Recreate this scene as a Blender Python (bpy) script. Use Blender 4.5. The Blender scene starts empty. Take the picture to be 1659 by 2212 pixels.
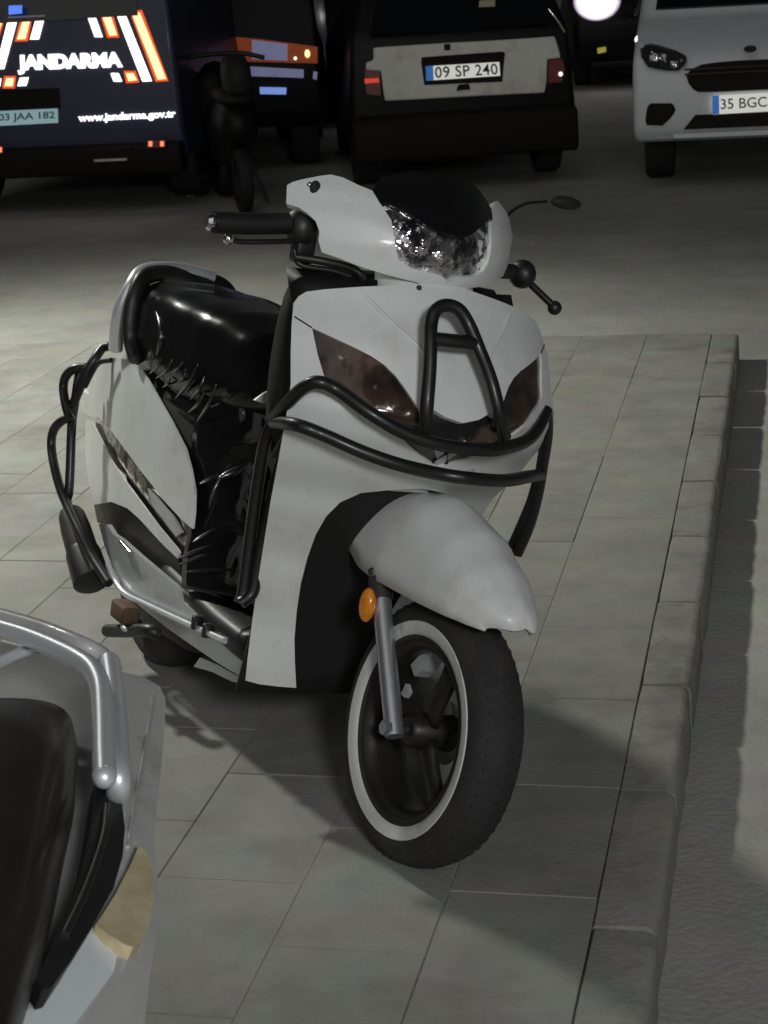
import bpy, bmesh, math, random
from mathutils import Vector, Matrix, noise
from mathutils.geometry import delaunay_2d_cdt
R = math.radians
random.seed(7)
sc = bpy.context.scene
COL = sc.collection

# ------------------------------------------------------------------ camera
CW, CH, CF = 1659.0, 2212.0, 4000.0          # picture plane units used for measuring
EYE = Vector((0, 0, 1.5)); PITCH, ROLL = R(17), R(3.5)
_f = Vector((0, math.cos(PITCH), -math.sin(PITCH)))
_u = Vector((0, math.sin(PITCH), math.cos(PITCH)))
_r = Vector((1, 0, 0))
CR = _r * math.cos(ROLL) - _u * math.sin(ROLL)
CU = _u * math.cos(ROLL) + _r * math.sin(ROLL)
cd = bpy.data.cameras.new('camera'); cam = bpy.data.objects.new('camera', cd); COL.objects.link(cam)
cd.sensor_fit = 'VERTICAL'; cd.sensor_height = 36; cd.lens = 36 * CF / CH
cd.clip_start = 0.05; cd.clip_end = 500
cd.dof.use_dof = True; cd.dof.focus_distance = 3.0; cd.dof.aperture_fstop = 20
m = Matrix((CR, CU, -_f)).transposed().to_4x4(); m.translation = EYE
cam.matrix_world = m
sc.camera = cam
sc.render.resolution_x, sc.render.resolution_y = 768, 1024

# ------------------------------------------------------------------ world, sun, street lamp, exposure
w = bpy.data.worlds.new('World'); sc.world = w; w.use_nodes = True
nt = w.node_tree; nt.nodes.clear()
sky = nt.nodes.new('ShaderNodeTexSky'); sky.sky_type = 'NISHITA'; sky.sun_disc = False
SUN_DIR = Vector((-0.30, -0.75, 0.62)).normalized()      # from the scene towards the light
sky.sun_elevation = R(4); sky.sun_rotation = math.atan2(SUN_DIR.x, SUN_DIR.y)
hs = nt.nodes.new('ShaderNodeHueSaturation'); hs.inputs['Saturation'].default_value = 0.15
bg = nt.nodes.new('ShaderNodeBackground'); bg.inputs['Strength'].default_value = 0.014
wo = nt.nodes.new('ShaderNodeOutputWorld')
nt.links.new(sky.outputs[0], hs.inputs['Color']); nt.links.new(hs.outputs[0], bg.inputs[0]); nt.links.new(bg.outputs[0], wo.inputs[0])

sd = bpy.data.lights.new('sun', 'SUN'); so = bpy.data.objects.new('sun', sd); COL.objects.link(so)
sd.energy = 0.24; sd.angle = R(50); sd.color = (1.0, 0.985, 0.955)
so.rotation_euler = SUN_DIR.to_track_quat('Z', 'Y').to_euler()

ld = bpy.data.lights.new('street_or_fill_light', 'SPOT'); lo = bpy.data.objects.new('street_or_fill_light', ld); COL.objects.link(lo)
lo.location = (-2.9, 6.9, 3.9); ld.energy = 1270; ld.color = (0.985, 1.0, 0.91); ld.shadow_soft_size = 0.16
ld.spot_size = R(112); ld.spot_blend = 1.0
lo.rotation_euler = (Vector(lo.location) - Vector((-2.1, 6.3, 0))).to_track_quat('Z', 'Y').to_euler()
l2 = bpy.data.lights.new('street_or_fill_light', 'POINT'); lo2 = bpy.data.objects.new('street_or_fill_light', l2); COL.objects.link(lo2)
lo2.location = (0.9, -2.1, 2.6); l2.energy = 430; l2.color = (0.98, 0.99, 1.0); l2.shadow_soft_size = 0.35  # unseen lamp behind the camera, added to fill the front faces

sc.view_settings.view_transform = 'Standard'; sc.view_settings.look = 'None'
sc.view_settings.exposure = 0; sc.view_settings.gamma = 1
sc.render.engine = 'CYCLES'

# ------------------------------------------------------------------ measuring helpers
def ray(px, py):
    return (_f + CR * ((px - CW / 2) / CF) - CU * ((py - CH / 2) / CF)).normalized()
def ground(px, py, z=0.0):
    d = ray(px, py); return EYE + d * ((z - EYE.z) / d.z)
def deep(px, py, dist):
    d = ray(px, py); return EYE + d * (dist / d.dot(_f))

class Frame:                                   # a thing's own axes
    def __init__(s, org, X, Y, Z):
        s.o = Vector(org); s.m = Matrix((X, Y, Z)).transposed(); s.i = s.m.transposed()
    def mat(s):
        m = s.m.to_4x4(); m.translation = s.o; return m
    def w(s, p): return s.o + s.m @ Vector(p)
    def l(s, p): return s.i @ (Vector(p) - s.o)
    def on(s, px, py, ax, val):                # point of the plane axis = val
        o = s.l(EYE); d = s.i @ ray(px, py); return o + d * ((val - o[ax]) / d[ax])
    def hit(s, px, py, g, t0=0.8, t1=20, n=300):   # first point where g(p) changes sign
        o = s.l(EYE); d = s.i @ ray(px, py)
        a = t0; ga = g(o + d * a)
        for k in range(1, n + 1):
            b = t0 + (t1 - t0) * k / n; gb = g(o + d * b)
            if ga * gb <= 0:
                for _ in range(30):
                    c = (a + b) / 2; gc = g(o + d * c)
                    if ga * gc <= 0: b = c
                    else: a, ga = c, gc
                return o + d * ((a + b) / 2)
            a, ga = b, gb
        q = o + d * min((t0 + (t1 - t0) * k / n for k in range(n + 1)), key=lambda t: abs(g(o + d * t)))
        return q
    def px(s, p):
        d = s.w(p) - EYE; z = d.dot(_f)
        return (CW / 2 + CF * d.dot(CR) / z, CH / 2 - CF * d.dot(CU) / z)

def lean_frame(org, yaw, lean):
    a, l = R(yaw), R(lean)
    X = Vector((math.sin(a), -math.cos(a), 0)); Y = Vector((math.cos(a), math.sin(a), 0)); Z = Vector((0, 0, 1))
    return Frame(org, X, Y * math.cos(l) - Z * math.sin(l), Z * math.cos(l) + Y * math.sin(l))

# ------------------------------------------------------------------ materials
def mat(name, col, rough=0.5, metal=0.0, coat=0.0, spec=0.5, var=0.0, vscale=8.0, bump=0.0, bscale=60.0,
        emit=None, estr=0.0, trans=0.0, dirt=None, dscale=4.0, damt=0.0, rvar=0.0, bdist=0.002, world=False, tint=0.0):
    m = bpy.data.materials.new(name); m.use_nodes = True
    n = m.node_tree; b = n.nodes['Principled BSDF']
    b.inputs['Base Color'].default_value = (*col, 1); b.inputs['Roughness'].default_value = rough
    b.inputs['Metallic'].default_value = metal; b.inputs['Coat Weight'].default_value = coat
    b.inputs['Coat Roughness'].default_value = 0.12
    b.inputs['Specular IOR Level'].default_value = spec; b.inputs['Transmission Weight'].default_value = trans
    if emit:
        b.inputs['Emission Color'].default_value = (*emit, 1); b.inputs['Emission Strength'].default_value = estr
    if var or bump or damt or rvar:
        tc = n.nodes.new('ShaderNodeTexCoord')
        if world:                                   # pieces that share a mesh still get their own stains
            class _G: pass
            gg = n.nodes.new('ShaderNodeNewGeometry'); tc = _G(); tc.outputs = {'Object': gg.outputs['Position']}
        cur = None
        if var:
            t = n.nodes.new('ShaderNodeTexNoise'); t.inputs['Scale'].default_value = vscale; t.inputs['Detail'].default_value = 11
            t.inputs['Roughness'].default_value = 0.74
            n.links.new(tc.outputs['Object'], t.inputs['Vector'])
            r = n.nodes.new('ShaderNodeMapRange'); r.inputs['From Min'].default_value = 0.25; r.inputs['From Max'].default_value = 0.75
            r.inputs['To Min'].default_value = 1 - var; r.inputs['To Max'].default_value = 1 + var
            n.links.new(t.outputs['Fac'], r.inputs['Value'])
            mx = n.nodes.new('ShaderNodeVectorMath'); mx.operation = 'SCALE'; mx.inputs[0].default_value = col
            n.links.new(r.outputs[0], mx.inputs['Scale']); cur = mx.outputs[0]
        if tint:
            t = n.nodes.new('ShaderNodeTexNoise'); t.inputs['Scale'].default_value = 7.0; t.inputs['Detail'].default_value = 3
            n.links.new(tc.outputs['Object'], t.inputs['Vector'])
            mx = n.nodes.new('ShaderNodeMix'); mx.data_type = 'RGBA'; mx.blend_type = 'OVERLAY'; mx.inputs[0].default_value = tint
            if cur: n.links.new(cur, mx.inputs[6])
            else: mx.inputs[6].default_value = (*col, 1)
            n.links.new(t.outputs['Color'], mx.inputs[7]); cur = mx.outputs[2]
        if damt:
            t = n.nodes.new('ShaderNodeTexNoise'); t.inputs['Scale'].default_value = dscale; t.inputs['Detail'].default_value = 8
            t.inputs['Roughness'].default_value = 0.7
            n.links.new(tc.outputs['Object'], t.inputs['Vector'])
            r = n.nodes.new('ShaderNodeMapRange'); r.inputs['From Min'].default_value = 0.52; r.inputs['From Max'].default_value = 0.72
            r.inputs['To Max'].default_value = damt
            n.links.new(t.outputs['Fac'], r.inputs['Value'])
            mx = n.nodes.new('ShaderNodeMix'); mx.data_type = 'RGBA'
            mx.inputs[6].default_value = (*col, 1); mx.inputs[7].default_value = (*(dirt or (0.1, 0.09, 0.07)), 1)
            if cur: n.links.new(cur, mx.inputs[6])
            n.links.new(r.outputs[0], mx.inputs[0]); cur = mx.outputs[2]
        if cur: n.links.new(cur, b.inputs['Base Color'])
        if rvar:
            t = n.nodes.new('ShaderNodeTexNoise'); t.inputs['Scale'].default_value = vscale * 1.7; t.inputs['Detail'].default_value = 5
            n.links.new(tc.outputs['Object'], t.inputs['Vector'])
            r = n.nodes.new('ShaderNodeMapRange'); r.inputs['To Min'].default_value = max(0.02, rough - rvar); r.inputs['To Max'].default_value = min(1, rough + rvar)
            n.links.new(t.outputs['Fac'], r.inputs['Value']); n.links.new(r.outputs[0], b.inputs['Roughness'])
        if bump:
            t = n.nodes.new('ShaderNodeTexNoise'); t.inputs['Scale'].default_value = bscale; t.inputs['Detail'].default_value = 5
            n.links.new(tc.outputs['Object'], t.inputs['Vector'])
            bp = n.nodes.new('ShaderNodeBump'); bp.inputs['Strength'].default_value = bump; bp.inputs['Distance'].default_value = bdist
            n.links.new(t.outputs['Fac'], bp.inputs['Height']); n.links.new(bp.outputs[0], b.inputs['Normal'])
    return m

def reflector_mat(name, col, col2, scale, rough=0.12, metal=0.95, tilt=1.6, coat=0.5, mix=(0.42, 0.58)):
    """moulded reflector behind clear plastic: softly rippled mirror with light and dark patches"""
    m = mat(name, col, rough, metal, coat)
    n = m.node_tree; b = n.nodes['Principled BSDF']
    tc = n.nodes.new('ShaderNodeTexCoord'); v = n.nodes.new('ShaderNodeTexNoise'); v.inputs['Scale'].default_value = scale; v.inputs['Detail'].default_value = 2
    n.links.new(tc.outputs['Object'], v.inputs['Vector'])
    sub = n.nodes.new('ShaderNodeVectorMath'); sub.operation = 'SUBTRACT'; sub.inputs[1].default_value = (.5, .5, .5)
    sclx = n.nodes.new('ShaderNodeVectorMath'); sclx.operation = 'SCALE'; sclx.inputs['Scale'].default_value = tilt * 2.2
    g = n.nodes.new('ShaderNodeNewGeometry'); ad = n.nodes.new('ShaderNodeVectorMath'); no = n.nodes.new('ShaderNodeVectorMath'); no.operation = 'NORMALIZE'
    n.links.new(v.outputs['Color'], sub.inputs[0]); n.links.new(sub.outputs[0], sclx.inputs[0])
    n.links.new(sclx.outputs[0], ad.inputs[0]); n.links.new(g.outputs['Normal'], ad.inputs[1]); n.links.new(ad.outputs[0], no.inputs[0])
    n.links.new(no.outputs[0], b.inputs['Normal'])
    v2 = n.nodes.new('ShaderNodeTexNoise'); v2.inputs['Scale'].default_value = scale * .45; v2.inputs['Detail'].default_value = 4
    n.links.new(tc.outputs['Object'], v2.inputs['Vector'])
    r = n.nodes.new('ShaderNodeMapRange'); r.inputs['From Min'].default_value = mix[0]; r.inputs['From Max'].default_value = mix[1]
    n.links.new(v2.outputs['Fac'], r.inputs['Value'])
    mx = n.nodes.new('ShaderNodeMix'); mx.data_type = 'RGBA'; mx.inputs[6].default_value = (*col2, 1); mx.inputs[7].default_value = (*col, 1)
    n.links.new(r.outputs[0], mx.inputs[0]); n.links.new(mx.outputs[2], b.inputs['Base Color'])
    return m

M = {}
M['paint'] = mat('white_scooter_paint', (0.70, 0.715, 0.71), 0.42, coat=0.18, var=0.07, vscale=5, rvar=0.08, dirt=(0.40, 0.375, 0.33), damt=0.45, dscale=5.5)
M['silver'] = mat('silver_plastic', (0.50, 0.52, 0.53), 0.35, metal=0.25, coat=0.3, var=0.08, dirt=(0.2, 0.18, 0.15), damt=0.4, dscale=9)
M['black'] = mat('black_plastic', (0.012, 0.011, 0.011), 0.45, var=0.2, rvar=0.1)
M['blackmatt'] = mat('matt_black_plastic', (0.010, 0.009, 0.009), 0.75)
M['tube'] = mat('black_tube_paint', (0.010, 0.009, 0.009), 0.42, coat=0.12, rvar=0.1, var=0.2)
M['chrome'] = mat('chrome', (0.78, 0.79, 0.82), 0.12, metal=1.0, rvar=0.06)
M['alu'] = mat('grey_fork_metal', (0.55, 0.56, 0.6), 0.36, metal=0.85, var=0.1, dirt=(0.2, 0.18, 0.16), damt=0.3, dscale=12)
M['darkmetal'] = mat('dark_engine_metal', (0.045, 0.04, 0.036), 0.55, metal=0.4, var=0.35, vscale=14)
M['tyre'] = mat('tyre_rubber', (0.022, 0.020, 0.020), 0.8, var=0.25, vscale=20, bump=0.4, bscale=60, dirt=(0.07, 0.062, 0.055), damt=0.5, dscale=6)
M['whitewall'] = mat('whitewall_rubber', (0.60, 0.61, 0.60), 0.65, var=0.1, dirt=(0.22, 0.205, 0.18), damt=0.8, dscale=16)
M['rim'] = mat('dark_alloy', (0.030, 0.027, 0.026), 0.42, metal=0.5, var=0.3, dirt=(0.10, 0.05, 0.03), damt=0.4, dscale=10)
M['seat'] = mat('black_vinyl', (0.007, 0.007, 0.008), 0.16, spec=0.45, var=0.2, bump=0.12, bscale=22, bdist=0.004, rvar=0.1)
M['fold_or_highlight'] = mat('glossy_vinyl_fold_or_highlight', (0.010, 0.010, 0.011), 0.3, spec=1.0, coat=0.7)
M['bright'] = mat('bright_trim_metal', (0.80, 0.82, 0.85), 0.3, metal=0.55, rvar=0.08)
M['lens'] = reflector_mat('headlamp_reflector_or_halo', (0.80, 0.78, 0.80), (0.17, 0.16, 0.18), 58, tilt=1.1)
M['indicator'] = reflector_mat('smoked_indicator', (0.10, 0.056, 0.038), (0.022, 0.016, 0.014), 34, rough=0.16, metal=0.15, tilt=0.35, coat=0.6, mix=(0.38, 0.68))
M['amber'] = mat('amber_plastic', (0.75, 0.24, 0.015), 0.25, coat=0.5, var=0.35, vscale=60, emit=(1, .35, .02), estr=0.0)
M['smoke'] = mat('smoked_visor', (0.006, 0.006, 0.007), 0.3, coat=0.1)
M['dullglass'] = mat('dark_glass', (0.006, 0.007, 0.009), 0.12, coat=0.2)
M['rusty'] = mat('rusty_metal', (0.10, 0.055, 0.03), 0.75, metal=0.2, var=0.4, vscale=18)
M['red'] = mat('red_plastic', (0.35, 0.012, 0.012), 0.3, coat=0.4)

# ------------------------------------------------------------------ object helpers
def link(o, parent=None):
    COL.objects.link(o)
    if parent is not None: o.parent = parent
    return o
def mesh(name, vs, fs, material, parent=None, smooth=True, fix=True):
    me = bpy.data.meshes.new(name); me.from_pydata([tuple(v) for v in vs], [], fs); me.update()
    if fix:
        bm = bmesh.new(); bm.from_mesh(me); bmesh.ops.recalc_face_normals(bm, faces=bm.faces); bm.to_mesh(me); bm.free()
    if smooth:
        me.polygons.foreach_set('use_smooth', [True] * len(me.polygons))
    if isinstance(material, str): material = M[material]
    me.materials.append(material)
    return link(bpy.data.objects.new(name, me), parent)
def thing(name, label, cat, frame=None, group=None):
    o = link(bpy.data.objects.new(name, None)); o.empty_display_size = 0.1
    if frame: o.matrix_world = frame.mat()
    o['label'] = label; o['category'] = cat
    if group: o['group'] = group
    return o
def tag(o, label, cat, group=None):
    o['label'] = label; o['category'] = cat
    if group: o['group'] = group
    return o
def struct(o): o['kind'] = 'structure'; return o
def edge_split(o, ang=40):
    mo = o.modifiers.new('edges', 'EDGE_SPLIT'); mo.split_angle = R(ang)
def bevel(o, wd, seg=2, ang=30):
    mo = o.modifiers.new('bevel', 'BEVEL'); mo.width = wd; mo.segments = seg; mo.limit_method = 'ANGLE'; mo.angle_limit = R(ang)
    mo.harden_normals = False
def box(name, lo, hi, material, parent=None, bev=0.0, seg=2):
    x0, y0, z0 = lo; x1, y1, z1 = hi
    vs = [(x, y, z) for x in (x0, x1) for y in (y0, y1) for z in (z0, z1)]
    fs = [(0, 1, 3, 2), (4, 6, 7, 5), (0, 4, 5, 1), (2, 3, 7, 6), (0, 2, 6, 4), (1, 5, 7, 3)]
    o = mesh(name, vs, fs, material, parent, smooth=bev > 0)
    if bev: bevel(o, bev, seg)
    return o
def spline(pts, n=8):
    pts = [Vector(p) for p in pts]
    if len(pts) < 3: return pts
    P = [pts[0] * 2 - pts[1]] + pts + [pts[-1] * 2 - pts[-2]]
    out = []
    for i in range(1, len(P) - 2):
        a, b, c, d = P[i - 1], P[i], P[i + 1], P[i + 2]
        for k in range(n):
            t = k / n
            out.append(0.5 * ((2 * b) + (c - a) * t + (2 * a - 5 * b + 4 * c - d) * t * t + (3 * b - a - 3 * c + d) * t ** 3))
    out.append(pts[-1]); return out
def tube(name, pts, r, material, parent=None, seg=12, n=7, smooth_path=True, r2=None, flat=None):
    P = spline(pts, n) if smooth_path else [Vector(p) for p in pts]
    vs, fs = [], []
    up = None; N = len(P)
    for i, p in enumerate(P):
        t = (P[min(i + 1, N - 1)] - P[max(i - 1, 0)]).normalized()
        if up is None:
            up = Vector((0, 0, 1)) if abs(t.z) < 0.9 else Vector((1, 0, 0))
        sx = t.cross(up).normalized(); up = sx.cross(t).normalized()
        rr = r if r2 is None else r + (r2 - r) * i / (N - 1)
        for k in range(seg):
            a = 2 * math.pi * k / seg
            vs.append(p + sx * math.cos(a) * rr + up * math.sin(a) * rr * (flat or 1))
    for i in range(N - 1):
        for k in range(seg):
            a = i * seg + k; b = i * seg + (k + 1) % seg
            fs.append((a, b, b + seg, a + seg))
    fs.append(tuple(range(seg))[::-1]); fs.append(tuple((N - 1) * seg + k for k in range(seg)))
    o = mesh(name, vs, fs, material, parent); edge_split(o, 60); return o
def lathe(name, prof, material, parent=None, seg=40, T=None, closed=False):
    """profile (radius, along) revolved about local Y; T maps to the parent's axes"""
    vs, fs = [], []; n = len(prof)
    for k in range(seg):
        a = 2 * math.pi * k / seg
        for r, y in prof:
            p = Vector((r * math.cos(a), y, r * math.sin(a))); vs.append(T(p) if T else p)
    for k in range(seg):
        for i in range(n if closed else n - 1):
            a = k * n + i; b = k * n + (i + 1) % n; c = ((k + 1) % seg) * n + (i + 1) % n; d = ((k + 1) % seg) * n + i
            fs.append((a, b, c, d))
    o = mesh(name, vs, fs, material, parent); edge_split(o, 45); return o
def ball(name, c, r, material, parent=None, T=None, seg=14):
    c = Vector(c); rx, ry, rz = (r, r, r) if not hasattr(r, '__len__') else r
    vs, fs = [], []
    for i in range(seg // 2 + 1):
        th = math.pi * i / (seg // 2)
        for k in range(seg):
            ph = 2 * math.pi * k / seg
            p = c + Vector((rx * math.sin(th) * math.cos(ph), ry * math.sin(th) * math.sin(ph), rz * math.cos(th))); vs.append(T(p) if T else p)
    for i in range(seg // 2):
        for k in range(seg):
            fs.append((i * seg + k, i * seg + (k + 1) % seg, (i + 1) * seg + (k + 1) % seg, (i + 1) * seg + k))
    bm_o = mesh(name, vs, fs, material, parent)
    bm = bmesh.new(); bm.from_mesh(bm_o.data); bmesh.ops.remove_doubles(bm, verts=bm.verts, dist=1e-5); bm.to_mesh(bm_o.data); bm.free()
    return bm_o
def loft(name, secs, material, parent=None, cap=True, closed=True):
    n = len(secs[0]); vs = [p for s in secs for p in s]; fs = []
    for i in range(len(secs) - 1):
        for k in range(n if closed else n - 1):
            a = i * n + k; b = i * n + (k + 1) % n
            fs.append((a, b, b + n, a + n))
    if cap and closed:
        fs.append(tuple(range(n))[::-1]); fs.append(tuple((len(secs) - 1) * n + k for k in range(n)))
    return mesh(name, vs, fs, material, parent)
def interp(tab, x):
    if x <= tab[0][0]: return tab[0][1]
    for (a, b), (c, d) in zip(tab, tab[1:]):
        if x <= c:
            t = (x - a) / (c - a); t = t * t * (3 - 2 * t) * 0.35 + t * 0.65
            return b + (d - b) * t
    return tab[-1][1]
def resample(poly, step):
    out = []
    for i, a in enumerate(poly):
        b = poly[(i + 1) % len(poly)]; a = Vector(a[:2]); b = Vector(b[:2])
        k = max(1, int((b - a).length / step))
        out += [a + (b - a) * j / k for j in range(k)]
    return out
def fill(poly, step):
    P = resample(poly, step); n = len(P)
    xs = [p.x for p in P]; ys = [p.y for p in P]; inner = []
    def inside(q):
        c = False
        for i in range(n):
            a, b = P[i], P[i - 1]
            if (a.y > q.y) != (b.y > q.y) and q.x < (b.x - a.x) * (q.y - a.y) / (b.y - a.y) + a.x: c = not c
        return c
    y = min(ys) + step * .5; row = 0
    while y < max(ys):
        x = min(xs) + step * (.5 if row % 2 else 0)
        while x < max(xs):
            q = Vector((x, y))
            if inside(q) and min((q - p).length_squared for p in P) > (step * .55) ** 2: inner.append(q)
            x += step
        y += step * .866; row += 1
    vs, es, fs, *_ = delaunay_2d_cdt(P + inner, [], [list(range(n))], 1, 1e-4)
    return vs, [list(f) for f in fs]
def panel(name, frame, poly, g, material, parent, thick=0.006, step=16, mirror=None, clamp=0.0, back=0.0, narrow=1.0, T=None):
    """outline (seen from the camera) laid on the thing's own curved surface g = 0, with real thickness"""
    vs2, fs = fill(poly, step); vs = []
    for v in vs2:
        p = frame.hit(v.x, v.y, g)
        if p is None: p = frame.on(v.x, v.y, 0, -0.3)
        if clamp and abs(p.y) < clamp: p.y = 0
        vs.append(p)
    objs = []
    def mk(vv, ff):
        o = mesh(name, [T(p) for p in vv] if T else vv, ff, material, parent)
        if thick:
            # orient faces towards the camera before thickening inwards
            me = o.data; e = frame.l(EYE); me.update()
            if sum((e - Vector(p.center)).dot(p.normal) for p in me.polygons) < 0: me.flip_normals()
            s = o.modifiers.new('thick', 'SOLIDIFY'); s.thickness = thick; s.offset = -1; edge_split(o, 50)
        return o
    if mirror == 'join':
        n = len(vs); vv = list(vs); idx = {}
        for i, p in enumerate(vs):
            if clamp and p.y == 0: idx[i] = i
            else: idx[i] = len(vv); vv.append(Vector((p.x - back * abs(p.y), -p.y * narrow, p.z)))
        return mk(vv, fs + [[idx[i] for i in f][::-1] for f in fs])
    objs.append(mk(vs, fs))
    if mirror == 'sep':
        o2 = mk([Vector((p.x, -p.y, p.z)) for p in vs], [f[::-1] for f in fs])
        objs.append(o2)
        me = o2.data; me.update(); 
        return objs
    return objs[0]
def flatpoly(name, pts, material, parent, thick=0.004, n=None):
    """a flat or gently bent plate through the given points, extruded along n"""
    pts = [Vector(p) for p in pts]; k = len(pts); n = Vector(n) * thick
    vs = pts + [p + n for p in pts]
    fs = [tuple(range(k)), tuple(range(k, 2 * k))[::-1]] + [(i, (i + 1) % k, (i + 1) % k + k, i + k) for i in range(k)]
    return mesh(name, vs, fs, material, parent, smooth=False)
def text(name, string, quad, material, parent, bold=0.02, depth=0.003, spacing=1.0):
    """lettering as mesh, fitted to the four corners bottom-left, bottom-right, top-right, top-left"""
    c = bpy.data.curves.new(name, 'FONT'); c.body = string; c.offset = bold; c.space_character = spacing; c.resolution_u = 3
    o = bpy.data.objects.new('tmp', c); COL.objects.link(o)
    bpy.context.view_layer.update()
    me = bpy.data.meshes.new_from_object(o.evaluated_get(bpy.context.evaluated_depsgraph_get()))
    bpy.data.objects.remove(o); bpy.data.curves.remove(c)
    xs = [v.co.x for v in me.vertices]; ys = [v.co.y for v in me.vertices]
    a, b, cc, d = [Vector(q) for q in quad]; nn = (b - a).cross(d - a).normalized()
    for v in me.vertices:
        u = (v.co.x - min(xs)) / (max(xs) - min(xs)); t = (v.co.y - min(ys)) / (max(ys) - min(ys))
        v.co = (a * (1 - u) + b * u) * (1 - t) + (d * (1 - u) + cc * u) * t
    # one object for each character: islands of faces that overlap along the line belong together
    vs = [v.co.copy() for v in me.vertices]; fs = [tuple(p.vertices) for p in me.polygons]; bpy.data.meshes.remove(me)
    par = list(range(len(vs)))
    def find(i):
        while par[i] != i: par[i] = par[par[i]]; i = par[i]
        return i
    for f in fs:
        for i in f[1:]: par[find(i)] = find(f[0])
    isl = {}
    for f in fs: isl.setdefault(find(f[0]), []).append(f)
    ax = (b - a).normalized(); grp = []
    for fl in isl.values():
        u = [(vs[i] - a).dot(ax) for f in fl for i in f]; lo_u, hi_u = min(u), max(u)
        for g in grp:
            if min(hi_u, g[1]) - max(lo_u, g[0]) > .5 * min(hi_u - lo_u, g[1] - g[0]):
                g[0] = min(g[0], lo_u); g[1] = max(g[1], hi_u); g[2] += fl; break
        else: grp.append([lo_u, hi_u, list(fl)])
    for g in sorted(grp):
        ids = sorted({i for f in g[2] for i in f}); mp = {i: k for k, i in enumerate(ids)}
        me = bpy.data.meshes.new(name); me.from_pydata([vs[i] for i in ids], [], [[mp[i] for i in f] for f in g[2]])
        bm = bmesh.new(); bm.from_mesh(me)
        r = bmesh.ops.extrude_face_region(bm, geom=bm.faces[:])
        bmesh.ops.translate(bm, verts=[e for e in r['geom'] if isinstance(e, bmesh.types.BMVert)], vec=nn * depth)
        bmesh.ops.recalc_face_normals(bm, faces=bm.faces); bm.to_mesh(me); bm.free()
        me.materials.append(M[material] if isinstance(material, str) else material)
        link(bpy.data.objects.new(name, me), parent)

#@@GROUND
# ------------------------------------------------------------------ ground: road, pavement slabs, kerb
GA = R(13); GN = Vector((math.cos(GA), -math.sin(GA), 0)); GS = Vector((math.sin(GA), math.cos(GA), 0))
def gp(n, s, z=0): return GN * n + GS * s + Vector((0, 0, z))
M['asphalt'] = mat('worn_asphalt', (0.345, 0.345, 0.318), 0.85, var=0.28, vscale=1.3, bump=0.5, bscale=70, bdist=0.006, dirt=(0.22, 0.217, 0.197), damt=0.7, dscale=0.6, world=True, tint=0.12)
M['slab'] = mat('concrete_slab', (0.246, 0.244, 0.222), 0.82, var=0.30, vscale=2.4, bump=0.6, bscale=110, bdist=0.002, dirt=(0.145, 0.135, 0.112), damt=0.8, dscale=1.6, rvar=0.1, world=True, tint=0.12)
M['slab2'] = mat('concrete_slab_grey', (0.238, 0.237, 0.218), 0.82, var=0.32, vscale=3.1, bump=0.6, bscale=110, bdist=0.002, dirt=(0.135, 0.128, 0.108), damt=0.8, dscale=2.1, rvar=0.1, world=True, tint=0.12)
M['joint'] = mat('joint_dirt', (0.22, 0.21, 0.185), 0.95, var=0.3, vscale=6, dirt=(0.05, 0.045, 0.035), damt=1.0, dscale=4, world=True)
M['kerb'] = mat('kerb_stone', (0.25, 0.242, 0.22), 0.85, var=0.32, vscale=5, bump=0.6, bscale=80, bdist=0.003, dirt=(0.11, 0.10, 0.082), damt=0.8, dscale=4, world=True, tint=0.15)
ROADZ = -0.11
road = struct(mesh('road', [(-150, -60, ROADZ), (150, -60, ROADZ), (150, 260, ROADZ), (-150, 260, ROADZ)], [(0, 1, 2, 3)], 'asphalt', smooth=False))
pave = struct(mesh('pavement', [gp(-30, -20, -.0016), gp(-.312, -20, -.0016), gp(-.312, 7.10, -.0016), gp(-30, 7.10, -.0016),
                               gp(-30, -20, ROADZ - .02), gp(-.312, -20, ROADZ - .02), gp(-.312, 7.10, ROADZ - .02), gp(-30, 7.10, ROADZ - .02)],
                     [(0, 1, 2, 3), (0, 4, 5, 1), (1, 5, 6, 2), (2, 6, 7, 3), (3, 7, 4, 0)], 'joint', smooth=False))
def slab_mesh(name, wn, ws, h, material, jit=0.0):
    """a slab with softened, slightly chipped top edges; origin at its top centre"""
    bm = bmesh.new(); b = 0.0014
    def ring(o, z): return [bm.verts.new(p) for p in ((-wn / 2 + o, -ws / 2 + o, z), (wn / 2 - o, -ws / 2 + o, z), (wn / 2 - o, ws / 2 - o, z), (-wn / 2 + o, ws / 2 - o, z))]
    r0, r1, r2 = ring(0, -h), ring(0, -b), ring(b, 0)
    bm.faces.new(r2)
    for A, B in ((r0, r1), (r1, r2)):
        for i in range(4): bm.faces.new((A[i], A[(i + 1) % 4], B[(i + 1) % 4], B[i]))
    bmesh.ops.recalc_face_normals(bm, faces=bm.faces)
    me = bpy.data.meshes.new(name); bm.to_mesh(me); bm.free(); me.materials.append(M[material]); return me
cols = [-.305, -.55, -.80, -1.055]
while cols[-1] > -4.2: cols.append(cols[-1] - .25)
SL = .41; base_s = 2.69
variants = {}
gz = math.atan2(GN.y, GN.x)
cnt = 0
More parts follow.
